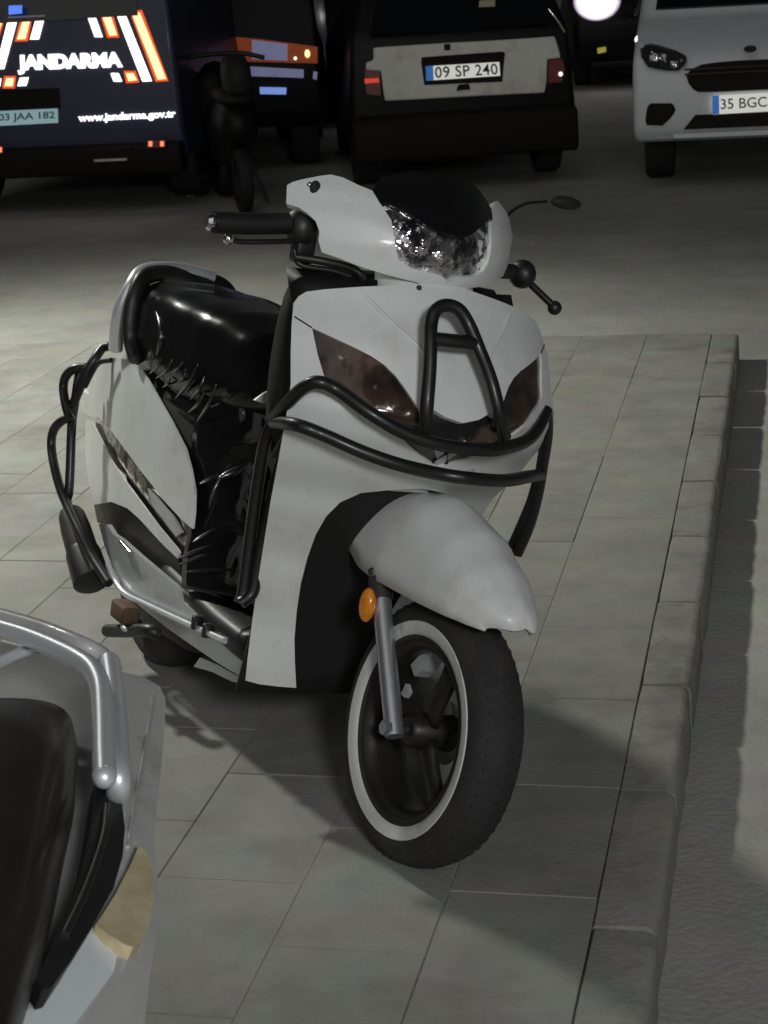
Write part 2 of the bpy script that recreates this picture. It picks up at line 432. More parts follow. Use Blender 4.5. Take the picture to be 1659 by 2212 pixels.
for ci in range(len(cols) - 1):
    n1, n0 = cols[ci], cols[ci + 1]; wd = round(n1 - n0, 3)
    off = 0 if ci in (0,) else (0.205 if ci % 2 else 0.0)
    k = -4
    while True:
        s0 = base_s + k * SL + (off if ci else 0); s1 = s0 + SL; k += 1
        if s1 > 7.10:
            s1 = 7.10
        if s1 - s0 < .06: break
        if s0 > 1.6 and (GN * ((n0 + n1) / 2) + GS * s0).x > -.32 * (GN * n1 + GS * s1).y - .3:
            ws = round(s1 - s0, 3); mk = random.choice(['slab', 'slab2', 'slab'])
            key = (wd, ws, mk)
            if key not in variants: variants[key] = slab_mesh('paving_slab', wd - .0015, ws - .0015, .03, mk)
            o = link(bpy.data.objects.new('paving_slab', variants[key]), pave)
            o.location = gp((n0 + n1) / 2, (s0 + s1) / 2, random.uniform(-.0008, .0012))
            o.rotation_euler = (random.uniform(-.002, .002), random.uniform(-.003, .003), gz + random.uniform(-.002, .002)); cnt += 1
        if s1 >= 7.10: break
kerb = struct(link(bpy.data.objects.new('kerb', None)))
def kerb_mesh(L, taper):
    """rounded concrete kerb stone, origin at the inner top edge"""
    prof = [(0, -.14), (0, -.006), (.004, 0), (.084, .001), (.097, -.003), (.103, -.010), (.105, -.026), (.106, -.14)]
    secs = []
    K = 9
    for i in range(K):
        s = -L / 2 + L * i / (K - 1); sec = []
        for (x, z) in prof:
            q = noise.noise(Vector((x * 30, s * 18 + taper * 5, z * 20))) * .0035
            e = .003 if i in (0, K - 1) else 0
            sec.append((x + (q if x > .01 else 0) - (e if x > .05 else 0), s, z + (q * .7 if z > -.1 else 0) - e))
        secs.append(sec)
    n = len(prof); vs = [p for s in secs for p in s]
    fs = [(i * n + k, i * n + k + 1, (i + 1) * n + k + 1, (i + 1) * n + k) for i in range(K - 1) for k in range(n - 1)]
    fs += [tuple(range(n)), tuple((K - 1) * n + k for k in range(n))]
    me = bpy.data.meshes.new('kerb_stone'); me.from_pydata(vs, [], fs)
    bm = bmesh.new(); bm.from_mesh(me); bmesh.ops.recalc_face_normals(bm, faces=bm.faces); bm.to_mesh(me); bm.free()
    me.polygons.foreach_set('use_smooth', [True] * len(me.polygons)); me.materials.append(M['kerb']); return me
KM = [kerb_mesh(.490, t) for t in (0.1, 1.3, 2.6)]
s = 1.1; k = 0
while s < 7.0:
    o = link(bpy.data.objects.new('kerb_stone', KM[k % 3]), kerb)
    o.location = gp(-.3040 + random.uniform(-.002, .001), s + .25, random.uniform(-.002, .003)); o.rotation_euler = (0, 0, gz + random.uniform(-.006, .006))
    edge_split(o, 50); s += .5; k += 1
#@@SCOOTER
# ------------------------------------------------------------------ the white scooter
F0 = Vector((-.010, 2.870, 0.0))
B = lean_frame(F0, 27, 14); WH = lean_frame(F0, 27.8, 19)
def w2b(p): return B.l(WH.w(p))
sct = thing('motor_scooter', 'white motor scooter with black crash bars and whitewall front tyre leaning on its stand', 'scooter', B)
XC = [(.15, -.345), (.30, -.315), (.45, -.255), (.58, -.165), (.66, -.09), (.72, -.045), (.755, -.03), (.85, -.075), (.94, -.135), (.98, -.163), (1.06, -.215)]
def xs(y, z, k=1.7): return interp(XC, z) - k * y * y
def gsh(off=0, k=1.7): return lambda p: p.x - xs(p.y, p.z, k) - off
def cpx(z, off=0): return B.px((xs(0, z) + off, 0, z))
# shield
lens_up = [(674, 708), (715, 727), (760, 748), (800, 768), (830, 788), (855, 812), (872, 835), (893, 865), (908, 888)]
lens_lo = [(944, 1008), (905, 982), (850, 932), (800, 885), (760, 852), (720, 828), (700, 812), (686, 765)]
shield = [cpx(.975), (900, 614), (785, 619), (700, 625), (662, 630), (645, 640), (634, 655), (630, 700), (628, 760), (628, 830), (618, 900), (600, 1000),
          (585, 1080), (572, 1160), (558, 1250), (545, 1340), (535, 1420), (530, 1470), (560, 1478), (600, 1483), (640, 1486), (637, 1430), (636, 1380),
          (641, 1320), (650, 1260), (664, 1205), (682, 1155), (705, 1115), (735, 1085), (780, 1065), (850, 1058), (905, 1056), (948, 1052), (950, 1030)] + \
         lens_lo + lens_up + [(928, 880), (960, 900), cpx(.757), cpx(.80), cpx(.85), cpx(.90), cpx(.94)]
o = panel('front_shield', B, shield, gsh(), 'paint', sct, 0.012, 15, 'join', clamp=.006)
lens = lens_up + [(922, 920), (936, 965), (946, 1000)] + lens_lo
for q in panel('indicator_lens', B, lens, gsh(-.006), 'indicator', sct, 0.008, 16, 'sep'): pass
grille = [(908, 888), (928, 880), (960, 900), cpx(.757, -.012), cpx(.73, -.012), cpx(.705, -.012), (965, 1006), (945, 1000), (930, 940)]
panel('grille', B, grille, gsh(-.014), 'black', sct, 0.01, 14, 'join', clamp=.006)
panel('chin_panel', B, [(870, 985), (935, 990), cpx(.70, -.02), cpx(.66, -.02), cpx(.63, -.02), (930, 1066), (870, 1062)], gsh(-.022), 'paint', sct, 0.006, 14, 'join', clamp=.006)
panel('chin_trim', B, [(935, 962), (948, 952), (962, 985), (966, 1050), (950, 1050), (946, 1000)], gsh(-.004), 'silver', sct, 0.01, 10, 'sep')
# seam lines pressed into the shield (thin raised beads)
for a in ([(790, 640), (850, 700), (900, 745), (925, 775)],):
    P = [B.hit(x, y, gsh(.0005)) for x, y in a]
    for sg in (1, -1): tube('shield_seam', [(p.x, p.y * sg, p.z) for p in P], .0035, 'paint', sct, 8)
P = [B.hit(x, y, gsh(.0)) for x, y in [(636, 684), (655, 696), (674, 708)]]
for sg in (1, -1): tube('shield_seam', [(p.x, p.y * sg, p.z) for p in P], .0014, 'darkmetal', sct, 6)
ball('emblem', B.hit(1003, 1012, gsh(-.006)), (.006, .022, .009), 'silver', sct)
# inner legshield and wheel well
def sheet(name, ys, zs, fn, material, parent, thick=.01):
    vs = [fn(y, z) for z in zs for y in ys]; n = len(ys)
    fs = [(i * n + k, i * n + k + 1, (i + 1) * n + k + 1, (i + 1) * n + k) for i in range(len(zs) - 1) for k in range(n - 1)]
    o = mesh(name, vs, fs, material, parent); md = o.modifiers.new('thick', 'SOLIDIFY'); md.thickness = thick; md.offset = 0; return o
def lin(a, b, n): return [a + (b - a) * i / (n - 1) for i in range(n)]
sheet('inner_shield', lin(-.225, .225, 13), lin(.64, .955, 12), lambda y, z: (xs(y, z) - .075 - .05 * max(0, z - .8), y * (1 - .12 * max(0, .75 - z)), z), 'black', sct, .02)
loft('glove_box', [[(-.305 + .05 * s_ * math.cos(a), y, .80 + .165 * s_ * math.sin(a)) for a in lin(0, 2 * math.pi * 19 / 20, 20)] for y, s_ in ((-.225, .4), (-.215, .8), (-.19, 1), (0, 1.05), (.19, 1), (.215, .8), (.225, .4))], 'blackmatt', sct)
sheet('wheel_well', lin(-.16, .16, 9), lin(.17, .68, 10), lambda y, z: (xs(0, z) - .045 - .5 * y * y, y, z), 'blackmatt', sct, .008)
# neck between shield and bars
loft('neck_cover', [[(-.215 - .012 * k + .075 * math.cos(a), .095 * math.sin(a) * (1 - .04 * k), .935 + .024 * k) for a in lin(0, 2 * math.pi * 23 / 24, 24)] for k in range(4)], 'paint', sct)
ball('bolt', B.hit(905, 622, gsh(.0)), .005, 'darkmetal', sct)
# handlebar cowl with headlight and visor
XH = [(.94, -.175), (.98, -.150), (1.02, -.140), (1.054, -.146), (1.09, -.17), (1.13, -.205), (1.2, -.26)]
def gh(off=0, k=2.0): return lambda p: p.x - interp(XH, p.z) + k * p.y * p.y - off
def hpx(z, off=0): return B.px((interp(XH, z) + off, 0, z))
edge = [(822, 440), (845, 475), (850, 500), (856, 540), (862, 562), (890, 580), (950, 594)]
cowl = [(620, 400), (632, 393), (650, 388), (690, 380), (715, 377), (740, 383), (775, 400), (805, 412)] + edge + \
       [hpx(.978), hpx(.945), (900, 610), (840, 595), (785, 578), (730, 557), (695, 545), (688, 520), (690, 500), (682, 478), (665, 462), (645, 448), (618, 440)]
panel('handlebar_cowl', B, cowl, gh(), 'paint', sct, 0.014, 14, 'join', clamp=.008, back=.14, narrow=.86)
hl = edge + [hpx(.978, -.008), hpx(1.01, -.008), hpx(1.054, -.008), (955, 502), (925, 487), (900, 472), (865, 452), (838, 440)]
panel('headlight', B, hl, gh(-.008), 'lens', sct, 0.01, 11, 'join', clamp=.008, back=.14, narrow=.86)
vis = [(805, 412), (822, 440), (838, 440), (865, 452), (900, 472), (925, 487), (955, 502), hpx(1.054), hpx(1.09), hpx(1.125), hpx(1.148), (888, 368), (840, 380), (812, 396)]
panel('visor', B, vis, gh(.002), 'smoke', sct, 0.006, 14, 'join', clamp=.008, back=.14, narrow=.86)
box('instrument_cluster', (-.36, -.11, 1.0), (-.24, .11, 1.1), 'black', sct, .03)
# mirror-mount hole with bolt on the cowl
p = B.hit(681, 405, gh(.001)); q = ball('mirror_mount_hole', p, (.006, .010, .012), 'blackmatt', sct)
ball('mount_bolt', B.hit(669, 399, gh(.004)), (.005, .005, .005), 'chrome', sct)
# underside cable trim below the cowl
tube('cable', [B.on(640, 555, 0, -.27), B.on(700, 565, 0, -.25), B.on(760, 580, 0, -.24), B.on(782, 600, 0, -.235), B.on(775, 625, 0, -.25)], .007, 'black', sct)
tube('cable', [B.on(635, 540, 0, -.285), B.on(650, 572, 0, -.275), B.on(720, 585, 0, -.26), B.on(775, 605, 0, -.25)], .005, 'black', sct)
# right-hand bar (on the left in the picture): grip, switch box, lever
gx = -.30
tube('grip', [B.on(622, 482, 0, gx), B.on(540, 483, 0, gx), B.on(462, 480, 0, gx)], .0185, 'black', sct, 14)
lathe('grip_end', [(0, 0), (.014, 0), (.015, .006), (.010, .012), (0, .012)], 'chrome', sct, 16, lambda p, c=B.on(460, 480, 0, gx): c + Vector((p.x, -p.y, p.z)))
ball('switch_box', B.on(650, 492, 0, gx - .005), (.032, .030, .036), 'black', sct)
box('bar_clamp', tuple(B.on(655, 530, 0, gx) - Vector((.016, .018, .03))), tuple(B.on(655, 530, 0, gx) + Vector((.016, .018, .03))), 'black', sct, .006)
tube('brake_lever', [B.on(640, 520, 0, gx + .03), B.on(580, 522, 0, gx + .05), B.on(520, 522, 0, gx + .05), B.on(497, 515, 0, gx + .05)], .0065, 'black', sct, flat=.7)
ball('lever_tip', B.on(494, 516, 0, gx + .05), .0095, 'chrome', sct)
# left-hand bar: lever pointing out to the right, mirror on its stalk
ball('switch_box', B.on(1128, 592, 0, -.29), (.03, .024, .027), 'black', sct)
tube('bar', [(-.27, .12, 1.0), (-.285, .16, 1.0), B.on(1120, 588, 0, -.29)], .014, 'black', sct)
tube('brake_lever', [B.on(1130, 598, 0, -.285), B.on(1165, 632, 0, -.275), B.on(1190, 656, 0, -.265)], .0085, 'black', sct, flat=.8)
ball('lever_tip', B.on(1198, 665, 0, -.262), .0135, 'black', sct)
tube('mirror_stalk', [B.on(1085, 490, 0, -.31), B.on(1100, 462, 0, -.34), B.on(1135, 441, 0, -.37), B.on(1180, 436, 0, -.4)], .0035, 'tube', sct)
ball('rear_view_mirror', B.on(1222, 438, 0, -.41), (.010, .036, .013), 'blackmatt', sct)
# front rack loop
loop = [(918, 935), (922, 880), (928, 800), (930, 735), (931, 700), (940, 672), (962, 660), (990, 668), (1012, 700), (1035, 755), (1060, 820), (1078, 890), (1090, 945)]
offs = [.03, .045, .06, .07, .075, .08, .08, .08, .075, .065, .055, .045, .03]
tube('front_rack', [B.hit(x, y, gsh(o)) for (x, y), o in zip(loop, offs)], .0115, 'tube', sct)
tube('rack_crossbar', [B.hit(936, 733, gsh(.068)), B.hit(985, 738, gsh(.068)), B.hit(1030, 742, gsh(.066))], .0125, 'tube', sct)
# crash bars
def gbar(pts, r=.0115):
    return tube('crash_bar', [B.hit(x, y, gsh(o)) if o is not None else B.on(x, y, 0, v) for x, y, o, v in pts], r, 'tube', sct)
up = [(592, 905, None, -.21), (620, 872, None, -.16), (655, 838, None, -.115), (688, 826, None, -.09), (730, 843, .045, 0), (800, 893, .05, 0), (880, 938, .05, 0), (960, 962, .05, 0), (1050, 972, .05, 0),
      (1100, 965, None, -.02), (1140, 950, None, -.05), (1164, 922, None, -.085), (1180, 888, None, -.13)]
gbar(up)
gbar([(1180, 888, None, -.13), (1181, 940, None, -.15), (1172, 1000, None, -.17), (1160, 1070, None, -.19), (1142, 1135, None, -.21), (1116, 1196, None, -.23)])
gbar([(592, 912, None, -.21), (640, 918, None, -.11), (700, 940, None, -.08), (780, 975, .065, 0), (860, 1003, .07, 0), (950, 1024, .07, 0), (1020, 1034, None, .0), (1090, 1038, None, -.04), (1140, 1030, None, -.1), (1168, 1026, None, -.17)])
gbar([(1160, 1035, None, -.18), (1145, 1085, None, -.2), (1122, 1140, None, -.22), (1104, 1180, None, -.24)], .008)
gbar([(596, 900, None, -.30), (575, 945, None, -.32), (562, 1010, None, -.335), (550, 1090, None, -.345), (538, 1180, None, -.35), (526, 1275, None, -.35), (518, 1302, None, -.345)])
gbar([(648, 930, None, -.27), (622, 968, None, -.29), (605, 1010, None, -.31), (590, 1070, None, -.325), (572, 1150, None, -.335), (556, 1230, None, -.34), (545, 1280, None, -.34), (520, 1303, None, -.34)])
# front mudguard (in the wheel's axes)
crest = [(-.28, .58), (-.2, .604), (-.1, .610), (0, .584), (.07, .543), (.11, .510), (.135, .487), (.15, .462)]
low = [(-.27, .47), (-.22, .452), (-.15, .448), (0, .448), (.10, .449), (.15, .448)]
hwid = [(-.27, .074), (-.15, .084), (0, .083), (.07, .078), (.12, .064), (.15, .046)]
secs = []
for x in lin(-.275, .15, 30):
    zc, zl, hw = interp(crest, x), interp(low, x), interp(hwid, x); s_ = []
    for a in lin(math.pi, 0, 25):
        cx, sx = math.cos(a), math.sin(a)
        s_.append(w2b((x + (.012 + .03 * max(0, (x - .03) / .12)) * (1 - cx * cx), hw * math.copysign(abs(cx) ** .72, cx), zl + (zc - zl) * abs(sx) ** .70 + .007 * math.exp(-(cx / .12) ** 2))))
    secs.append(s_)
o = loft('front_mudguard', secs, 'paint', sct, cap=False, closed=False)
md = o.modifiers.new('thick', 'SOLIDIFY'); md.thickness = .008; md.offset = 0
ball('mudguard_bolt', w2b(WH.on(804, 1235, 1, -.086)), .0075, 'darkmetal', sct)
# front wheel
RT = .229
fw = thing_wheel = link(bpy.data.objects.new('front_wheel', None), sct)
Tw = lambda p: w2b(Vector((p.x, p.y, p.z + RT)))
tp = []
for a in lin(-2.25, 2.25, 25):
    tp.append((.186 + .046 * math.cos(a) * (1 if abs(a) < 1.6 else 1), .052 * math.sin(a) / (1 if abs(a) < 1.57 else 1)))
tprof = [(.150, -.038), (.160, -.046), (.175, -.0505), (.190, -.0515), (.205, -.047), (.217, -.037), (.225, -.022), (.229, 0)]
tprof = tprof + [(r, -y) for r, y in tprof[-2::-1]]
tyre = lathe('tyre', tprof, 'tyre', fw, 72, Tw)
# tread grooves as shallow blocks round the tyre
vs, fs = [], []
for k in range(60):
    for sgn in (-1, 1):
        a0 = 2 * math.pi * k / 60; i0 = len(vs)
        for (da, r, y) in ((0, .2285, .006), (.03, .2285, .006), (.06, .2195, .035), (.03, .2195, .035)):
            for dr in (0.0012, -.004):
                vs.append(Tw(Vector(((r + dr) * math.cos(a0 + da), sgn * y, (r + dr) * math.sin(a0 + da)))))
        fs += [(i0, i0 + 2, i0 + 4, i0 + 6), (i0, i0 + 1, i0 + 3, i0 + 2), (i0 + 2, i0 + 3, i0 + 5, i0 + 4), (i0 + 4, i0 + 5, i0 + 7, i0 + 6), (i0 + 6, i0 + 7, i0 + 1, i0)]
t = mesh('tread_block', vs, fs, 'tyre', fw, smooth=False); t['kind'] = 'stuff'
for sgn in (1, -1):
    lathe('whitewall', [(.1615, -.0462 * sgn), (.163, -.0486 * sgn), (.172, -.0518 * sgn), (.184, -.0530 * sgn), (.1855, -.0510 * sgn)], 'whitewall', fw, 72, Tw)
lathe('rim', [(.151, -.034), (.156, -.042), (.150, -.044), (.140, -.038), (.134, -.02), (.134, .02), (.140, .038), (.150, .044), (.156, .042), (.151, .034)], 'rim', fw, 60, Tw)
lathe('hub', [(0, -.048), (.022, -.048), (.030, -.04), (.032, .04), (.02, .048), (0, .048)], 'rim', fw, 24, Tw)
for k in range(3):
    a = 2 * math.pi * k / 3 + 1.25
    u = Vector((math.cos(a), 0, math.sin(a))); v = Vector((-math.sin(a), 0, math.cos(a)))
    secs = []
    for i, rr in enumerate(lin(.024, .138, 7)):
        wv = .026 - .006 * math.sin(i / 6 * math.pi) + (.012 if i == 6 else 0); th = .014 - .004 * i / 6
        secs.append([Tw(u * rr + v * (wv * math.cos(b)) + Vector((0, -.012 + th * math.sin(b), 0))) for b in lin(0, 2 * math.pi * 11 / 12, 12)])
    loft('spoke', secs, 'rim', fw)
lathe('brake_disc', [(.055, .030), (.088, .030), (.088, .034), (.055, .034)], 'alu', fw, 40, Tw, closed=True)
# fork legs, axle, reflector lamps
for sg in (-1, 1):
    y = .072 * sg
    a = Vector((-.168, y, .462)); b = Vector((.006, y, RT - .012)); d = (b - a).normalized()
    tube('fork_leg', [w2b(a), w2b(a + (b - a) * .5), w2b(b)], .0165, 'alu', sct, 16)
    lathe('fork_collar', [(0, -.02), (.021, -.02), (.021, .02), (0, .02)], 'darkmetal', sct, 18, lambda p, c=a + (b - a) * .12, d=d, y=y: w2b(c + d * p.y + Vector((0, 1, 0)) * p.x + d.cross(Vector((0, 1, 0))) * p.z))
    ball('side_reflector', w2b(Vector((-.136, .098 * sg, .405))), (.020, .013, .031), 'amber', sct)
tube('axle', [w2b((0, -.088, RT)), w2b((0, .088, RT))], .009, 'darkmetal', sct)
lathe('axle_nut', [(0, -.096), (.013, -.096), (.013, -.084), (0, -.084)], 'alu', sct, 6, Tw)
cq = [WH.on(x, y, 1, .02) for x, y in ((918, 1440), (946, 1408), (968, 1412), (940, 1452), (926, 1464))]
flatpoly('brake_caliper', [w2b(q) for q in cq], 'silver', sct, .03, B.i @ (WH.m @ Vector((0, -1, 0))))
flatpoly('brake_bracket', [w2b(WH.on(x, y, 1, .0)) for x, y in ((876, 1500), (886, 1478), (892, 1496), (884, 1508))], 'silver', sct, .01, B.i @ (WH.m @ Vector((0, -1, 0))))
#@@REAR
# ------------------------------------------------------------------ rear half of the white scooter
def wside(x, z):
    return .150 - .55 * max(0, z - .52) ** 2 - .30 * max(0, -(x + 1.08)) ** 2 - .25 * max(0, .34 - z) ** 1.2
def gs(off=0): return lambda p: p.y + wside(p.x, p.z) + off
up_side = [(178, 845), (188, 815), (215, 782), (240, 772), (272, 776), (300, 792), (318, 818), (335, 848), (370, 910), (400, 970), (412, 1015), (420, 1060), (419, 1105), (415, 1142),
           (392, 1122), (360, 1088), (330, 1050), (300, 1012), (268, 968), (240, 930), (212, 902), (196, 900), (180, 890)]
for q in panel('side_panel', B, up_side, gs(0), 'paint', sct, 0.005, 14, 'sep'): pass
low_side = [(186, 905), (200, 915), (212, 938), (240, 994), (268, 1036), (302, 1082), (342, 1136), (382, 1184), (388, 1194), (384, 1207), (355, 1180), (330, 1153), (300, 1120), (275, 1098), (240, 1084), (205, 1090), (190, 1040), (183, 960)]
for q in panel('side_panel', B, low_side, gs(-.004), 'paint', sct, 0.004, 14, 'sep'): pass
slit = [(205, 898), (240, 928), (268, 966), (300, 1010), (330, 1048), (360, 1086), (392, 1120), (417, 1142), (405, 1172), (392, 1192), (388, 1178), (350, 1128), (310, 1074), (275, 1029), (240, 998), (208, 930)]
for q in panel('side_vent', B, slit, gs(-.016), 'indicator', sct, 0.006, 14, 'sep'): pass
panel('vent_insert', B, [(318, 1055), (338, 1075), (372, 1112), (392, 1150), (380, 1160), (350, 1118), (328, 1090)], gs(-.008), 'silver', sct, .006, 10, 'sep')
dark_band = [(203, 1090), (240, 1083), (275, 1097), (330, 1152), (384, 1206), (392, 1240), (385, 1275), (345, 1240), (300, 1202), (262, 1165), (235, 1138), (210, 1128)]
panel('lower_side_cover', B, dark_band, gs(-.022), 'darkmetal', sct, .008, 14, 'sep')
floor_side = [(213, 1132), (232, 1134), (245, 1155), (262, 1166), (300, 1200), (345, 1238), (385, 1272), (396, 1300), (440, 1338), (486, 1384), (530, 1438), (552, 1478), (520, 1462), (470, 1432), (420, 1398), (360, 1356), (305, 1312), (268, 1272), (244, 1228), (226, 1180)]
panel('floor_side_panel', B, floor_side, gs(.004), 'silver', sct, .01, 14, 'sep')
for sg in (1, -1):
    P = [B.hit(x, y, gs(.014)) for x, y in [(233, 1218), (250, 1258), (272, 1284), (310, 1303), (350, 1322), (400, 1345), (440, 1363), (486, 1384)]]
    tube('chrome_trim', [(p.x, p.y * sg, p.z) for p in P], .0065, 'bright', sct)
    for x, y in ((425, 1345), (448, 1362)):
        p = B.hit(x, y, gs(.014)); box('trim_clip', (p.x - .007, p.y * sg - .010, p.z - .014), (p.x + .007, p.y * sg + .010, p.z + .014), 'black', sct, .003)
    P = [B.hit(x, y, gs(.01)) for x, y in [(262, 1172), (272, 1183), (283, 1196)]]
    tube('trim_highlight', [(p.x, p.y * sg, p.z) for p in P], .006, 'chrome', sct)
skirt = [(420, 1432), (432, 1424), (470, 1434), (520, 1464), (552, 1480), (560, 1478), (530, 1472), (515, 1474), (470, 1450)]
panel('lower_skirt', B, [(418, 1440), (432, 1420), (470, 1436), (520, 1464), (560, 1484), (500, 1472), (460, 1452)], gs(-.02), 'silver', sct, .01, 10, 'sep')
# body core under the panels, floorboard
def sec(x, hw, z0, z1, n=20, e=.55):
    out = []
    for a in lin(0, 2 * math.pi * (n - 1) / n, n):
        cx, sx = math.cos(a), math.sin(a)
        out.append((x, hw * math.copysign(abs(cx) ** e, cx), (z0 + z1) / 2 + (z1 - z0) / 2 * math.copysign(abs(sx) ** e, sx)))
    return out
loft('body_core', [sec(-1.42, .06, .50, .62), sec(-1.36, .085, .42, .66), sec(-1.2, .115, .34, .68), sec(-1.0, .125, .30, .68), sec(-.85, .125, .28, .66), sec(-.76, .11, .26, .62), sec(-.70, .08, .25, .52)], 'blackmatt', sct)
loft('floorboard', [sec(-.98, .10, .22, .30), sec(-.86, .135, .21, .295), sec(-.6, .14, .205, .275), sec(-.46, .145, .20, .275), sec(-.40, .13, .21, .29)], 'black', sct)
# black vinyl apron hanging in front of the seat, with folds
secs = []
for i, t in enumerate(lin(0, 1, 48)):
    z = .70 - .42 * t; x0 = -.66 + .10 * t - .03 * math.sin(t * 3.1); s_ = []
    for y in lin(-1, 1, 61):
        hw = .118 + .018 * t
        f = .011 * (1 - 2 * abs(math.sin(y * 3.2 + t * 8 + 2 * noise.noise(Vector((y * 2, t * 3, 2)))))) * (.4 + t) + .022 * (abs(noise.noise(Vector((y * 2.2 + t * 2.5, t * 3.2 - y, 4)))) - .2) + .012 * (abs(noise.noise(Vector((y * 5 + t * 6, t * 5 - y * 3, 9)))) - .2) + .02 * math.exp(-((t - .62) / .07) ** 2 - ((y + .3) / .45) ** 2)
        s_.append((x0 - .10 * abs(y) ** 2.4 - .06 * abs(y) ** 6 + f, hw * y, z + .01 * math.sin(y * 7)))
    secs.append(s_)
apron_o = loft('seat_apron', secs, 'seat', sct, cap=False, closed=False); md = apron_o.modifiers.new('thick', 'SOLIDIFY'); md.thickness = .012
# seat with elastic, wrinkled cover
ST = [(-1.31, .785), (-1.27, .825), (-1.2, .84), (-1.05, .842), (-.92, .838), (-.8, .832), (-.7, .805), (-.63, .77), (-.6, .73)]
SW = [(-1.31, .06), (-1.27, .11), (-1.18, .145), (-1.0, .152), (-.85, .145), (-.72, .115), (-.63, .075), (-.6, .04)]
SB = [(-1.31, .70), (-1.1, .635), (-.95, .605), (-.8, .61), (-.6, .65)]
secs = []
for x in lin(-1.31, -.6, 110):
    zt, hw, zb = interp(ST, x), interp(SW, x), interp(SB, x); s_ = []
    for k in range(90):
        a = 2 * math.pi * k / 90; cx, sx = math.cos(a), math.sin(a)
        y = hw * math.copysign(abs(cx) ** .62, cx); z = (zt + zb) / 2 + (zt - zb) / 2 * math.copysign(abs(sx) ** .62, sx)
        lowpart = max(0, min(1, (.75 - z) / .08)) * (abs(cx) > .4)
        wr = .005 * lowpart * max(0, min(1, (z - zb - .012) / .02)) * (1 - 2 * abs(math.sin(x * 55 - z * 62 + 2.2 * noise.noise(Vector((x * 8, 0, z * 7)))))) * (0.65 + .7 * noise.noise(Vector((x * 11, 3, z * 4))))
        y += math.copysign(wr, cx) if cx else 0
        s_.append((x, y, z + (.006 * noise.noise(Vector((x * 7, y * 8, 1))) if sx > 0 else 0)))
    secs.append(s_)
seat_o = loft('seat', secs, 'seat', sct)
# gathered folds and ridge-shaped highlights of the loose vinyl cover, along the seat's lower edge and down the apron
def fold_or_highlight(pts, r, parent):
    P = spline(pts, 8); N = len(P); vs, fs = [], []; up = Vector((0, 0, 1))
    for i, p in enumerate(P):
        t = (P[min(i + 1, N - 1)] - P[max(i - 1, 0)]).normalized(); sx = t.cross(up).normalized(); u2 = sx.cross(t)
        rr = r * math.sin(math.pi * (i + .35) / (N - .3)) + .0006
        for k in range(10):
            a = 2 * math.pi * k / 10; vs.append(p + sx * math.cos(a) * rr + u2 * math.sin(a) * rr)
    for i in range(N - 1):
        for k in range(10): fs.append((i * 10 + k, i * 10 + (k + 1) % 10, (i + 1) * 10 + (k + 1) % 10, (i + 1) * 10 + k))
    fs += [tuple(range(10))[::-1], tuple((N - 1) * 10 + k for k in range(10))]
    return mesh('cover_fold_or_highlight', vs, fs, 'fold_or_highlight', parent)
for x0, y0, x1, y1, r in ((322, 808, 352, 765, .007), (336, 818, 372, 778, .008), (362, 806, 394, 783, .006), (380, 830, 402, 797, .006), (376, 864, 428, 787, .009),
                          (410, 864, 442, 812, .008), (405, 893, 441, 848, .009), (423, 914, 468, 830, .009), (350, 838, 366, 812, .006)):
    xm, ym = (x0 + x1) / 2 + 5, (y0 + y1) / 2 + 3
    fold_or_highlight([B.on(x0, y0, 1, -.138), B.on(xm, ym, 1, -.151), B.on(x1, y1, 1, -.149)], r * .45, seat_o)
fold_or_highlight([B.on(318, 632, 1, -.118), B.on(345, 692, 1, -.148), B.on(347, 745, 1, -.152), B.on(328, 806, 1, -.14)], .007, seat_o)  # ridge shaped as the long highlight down the seat's rear corner
# grab rail round the back of the seat
gr = [B.on(296, 778, 1, -.145), B.on(284, 735, 1, -.15), B.on(283, 690, 1, -.155), B.on(292, 640, 1, -.15), B.on(312, 600, 1, -.125), B.on(350, 590, 1, -.06), B.on(400, 595, 1, .02), B.on(450, 605, 1, .08), B.on(482, 618, 1, .12), B.on(500, 640, 1, .14)]
tube('grab_rail', gr, .019, 'black', sct, 14, flat=.8)
gr2 = [p + Vector((-.028, -.006 if i < 6 else .002, .002)) for i, p in enumerate(gr)]
tube('rail_trim', [B.on(250, 755, 1, -.14), B.on(252, 715, 1, -.15), B.on(262, 665, 1, -.155), B.on(284, 618, 1, -.14), B.on(306, 588, 1, -.11), B.on(350, 580, 1, -.05), B.on(400, 584, 1, .02), B.on(460, 600, 1, .09)], .016, 'bright', sct, 12)
for pts, r in (([(384, 1206), (420, 1193), (458, 1177)], .008), ([(414, 1172), (440, 1157), (467, 1141)], .006), ([(386, 1219), (420, 1208), (450, 1196)], .007),
               ([(430, 1046), (452, 1036), (474, 1025)], .007), ([(470, 1034), (500, 1022), (534, 1004)], .016), ([(452, 1100), (462, 1060), (478, 1030)], .007), ([(400, 1235), (450, 1232), (510, 1230)], .006)):
    fold_or_highlight([B.on(x, y, 0, -.582) for x, y in pts], r * .5, apron_o)  # widest ridge is shaped as the bright highlight on the apron
# tail with lamp
loft('tail_cover', [sec(-1.30, .10, .56, .70), sec(-1.38, .085, .55, .70), sec(-1.44, .06, .56, .68), sec(-1.47, .03, .58, .65)], 'paint', sct)
lathe('tail_lamp', [(0, 0), (.035, 0), (.04, .015), (0, .02)], 'red', sct, 20, lambda p: Vector((-1.46 - p.y, p.x * 1.5, .60 + p.z * .8)))
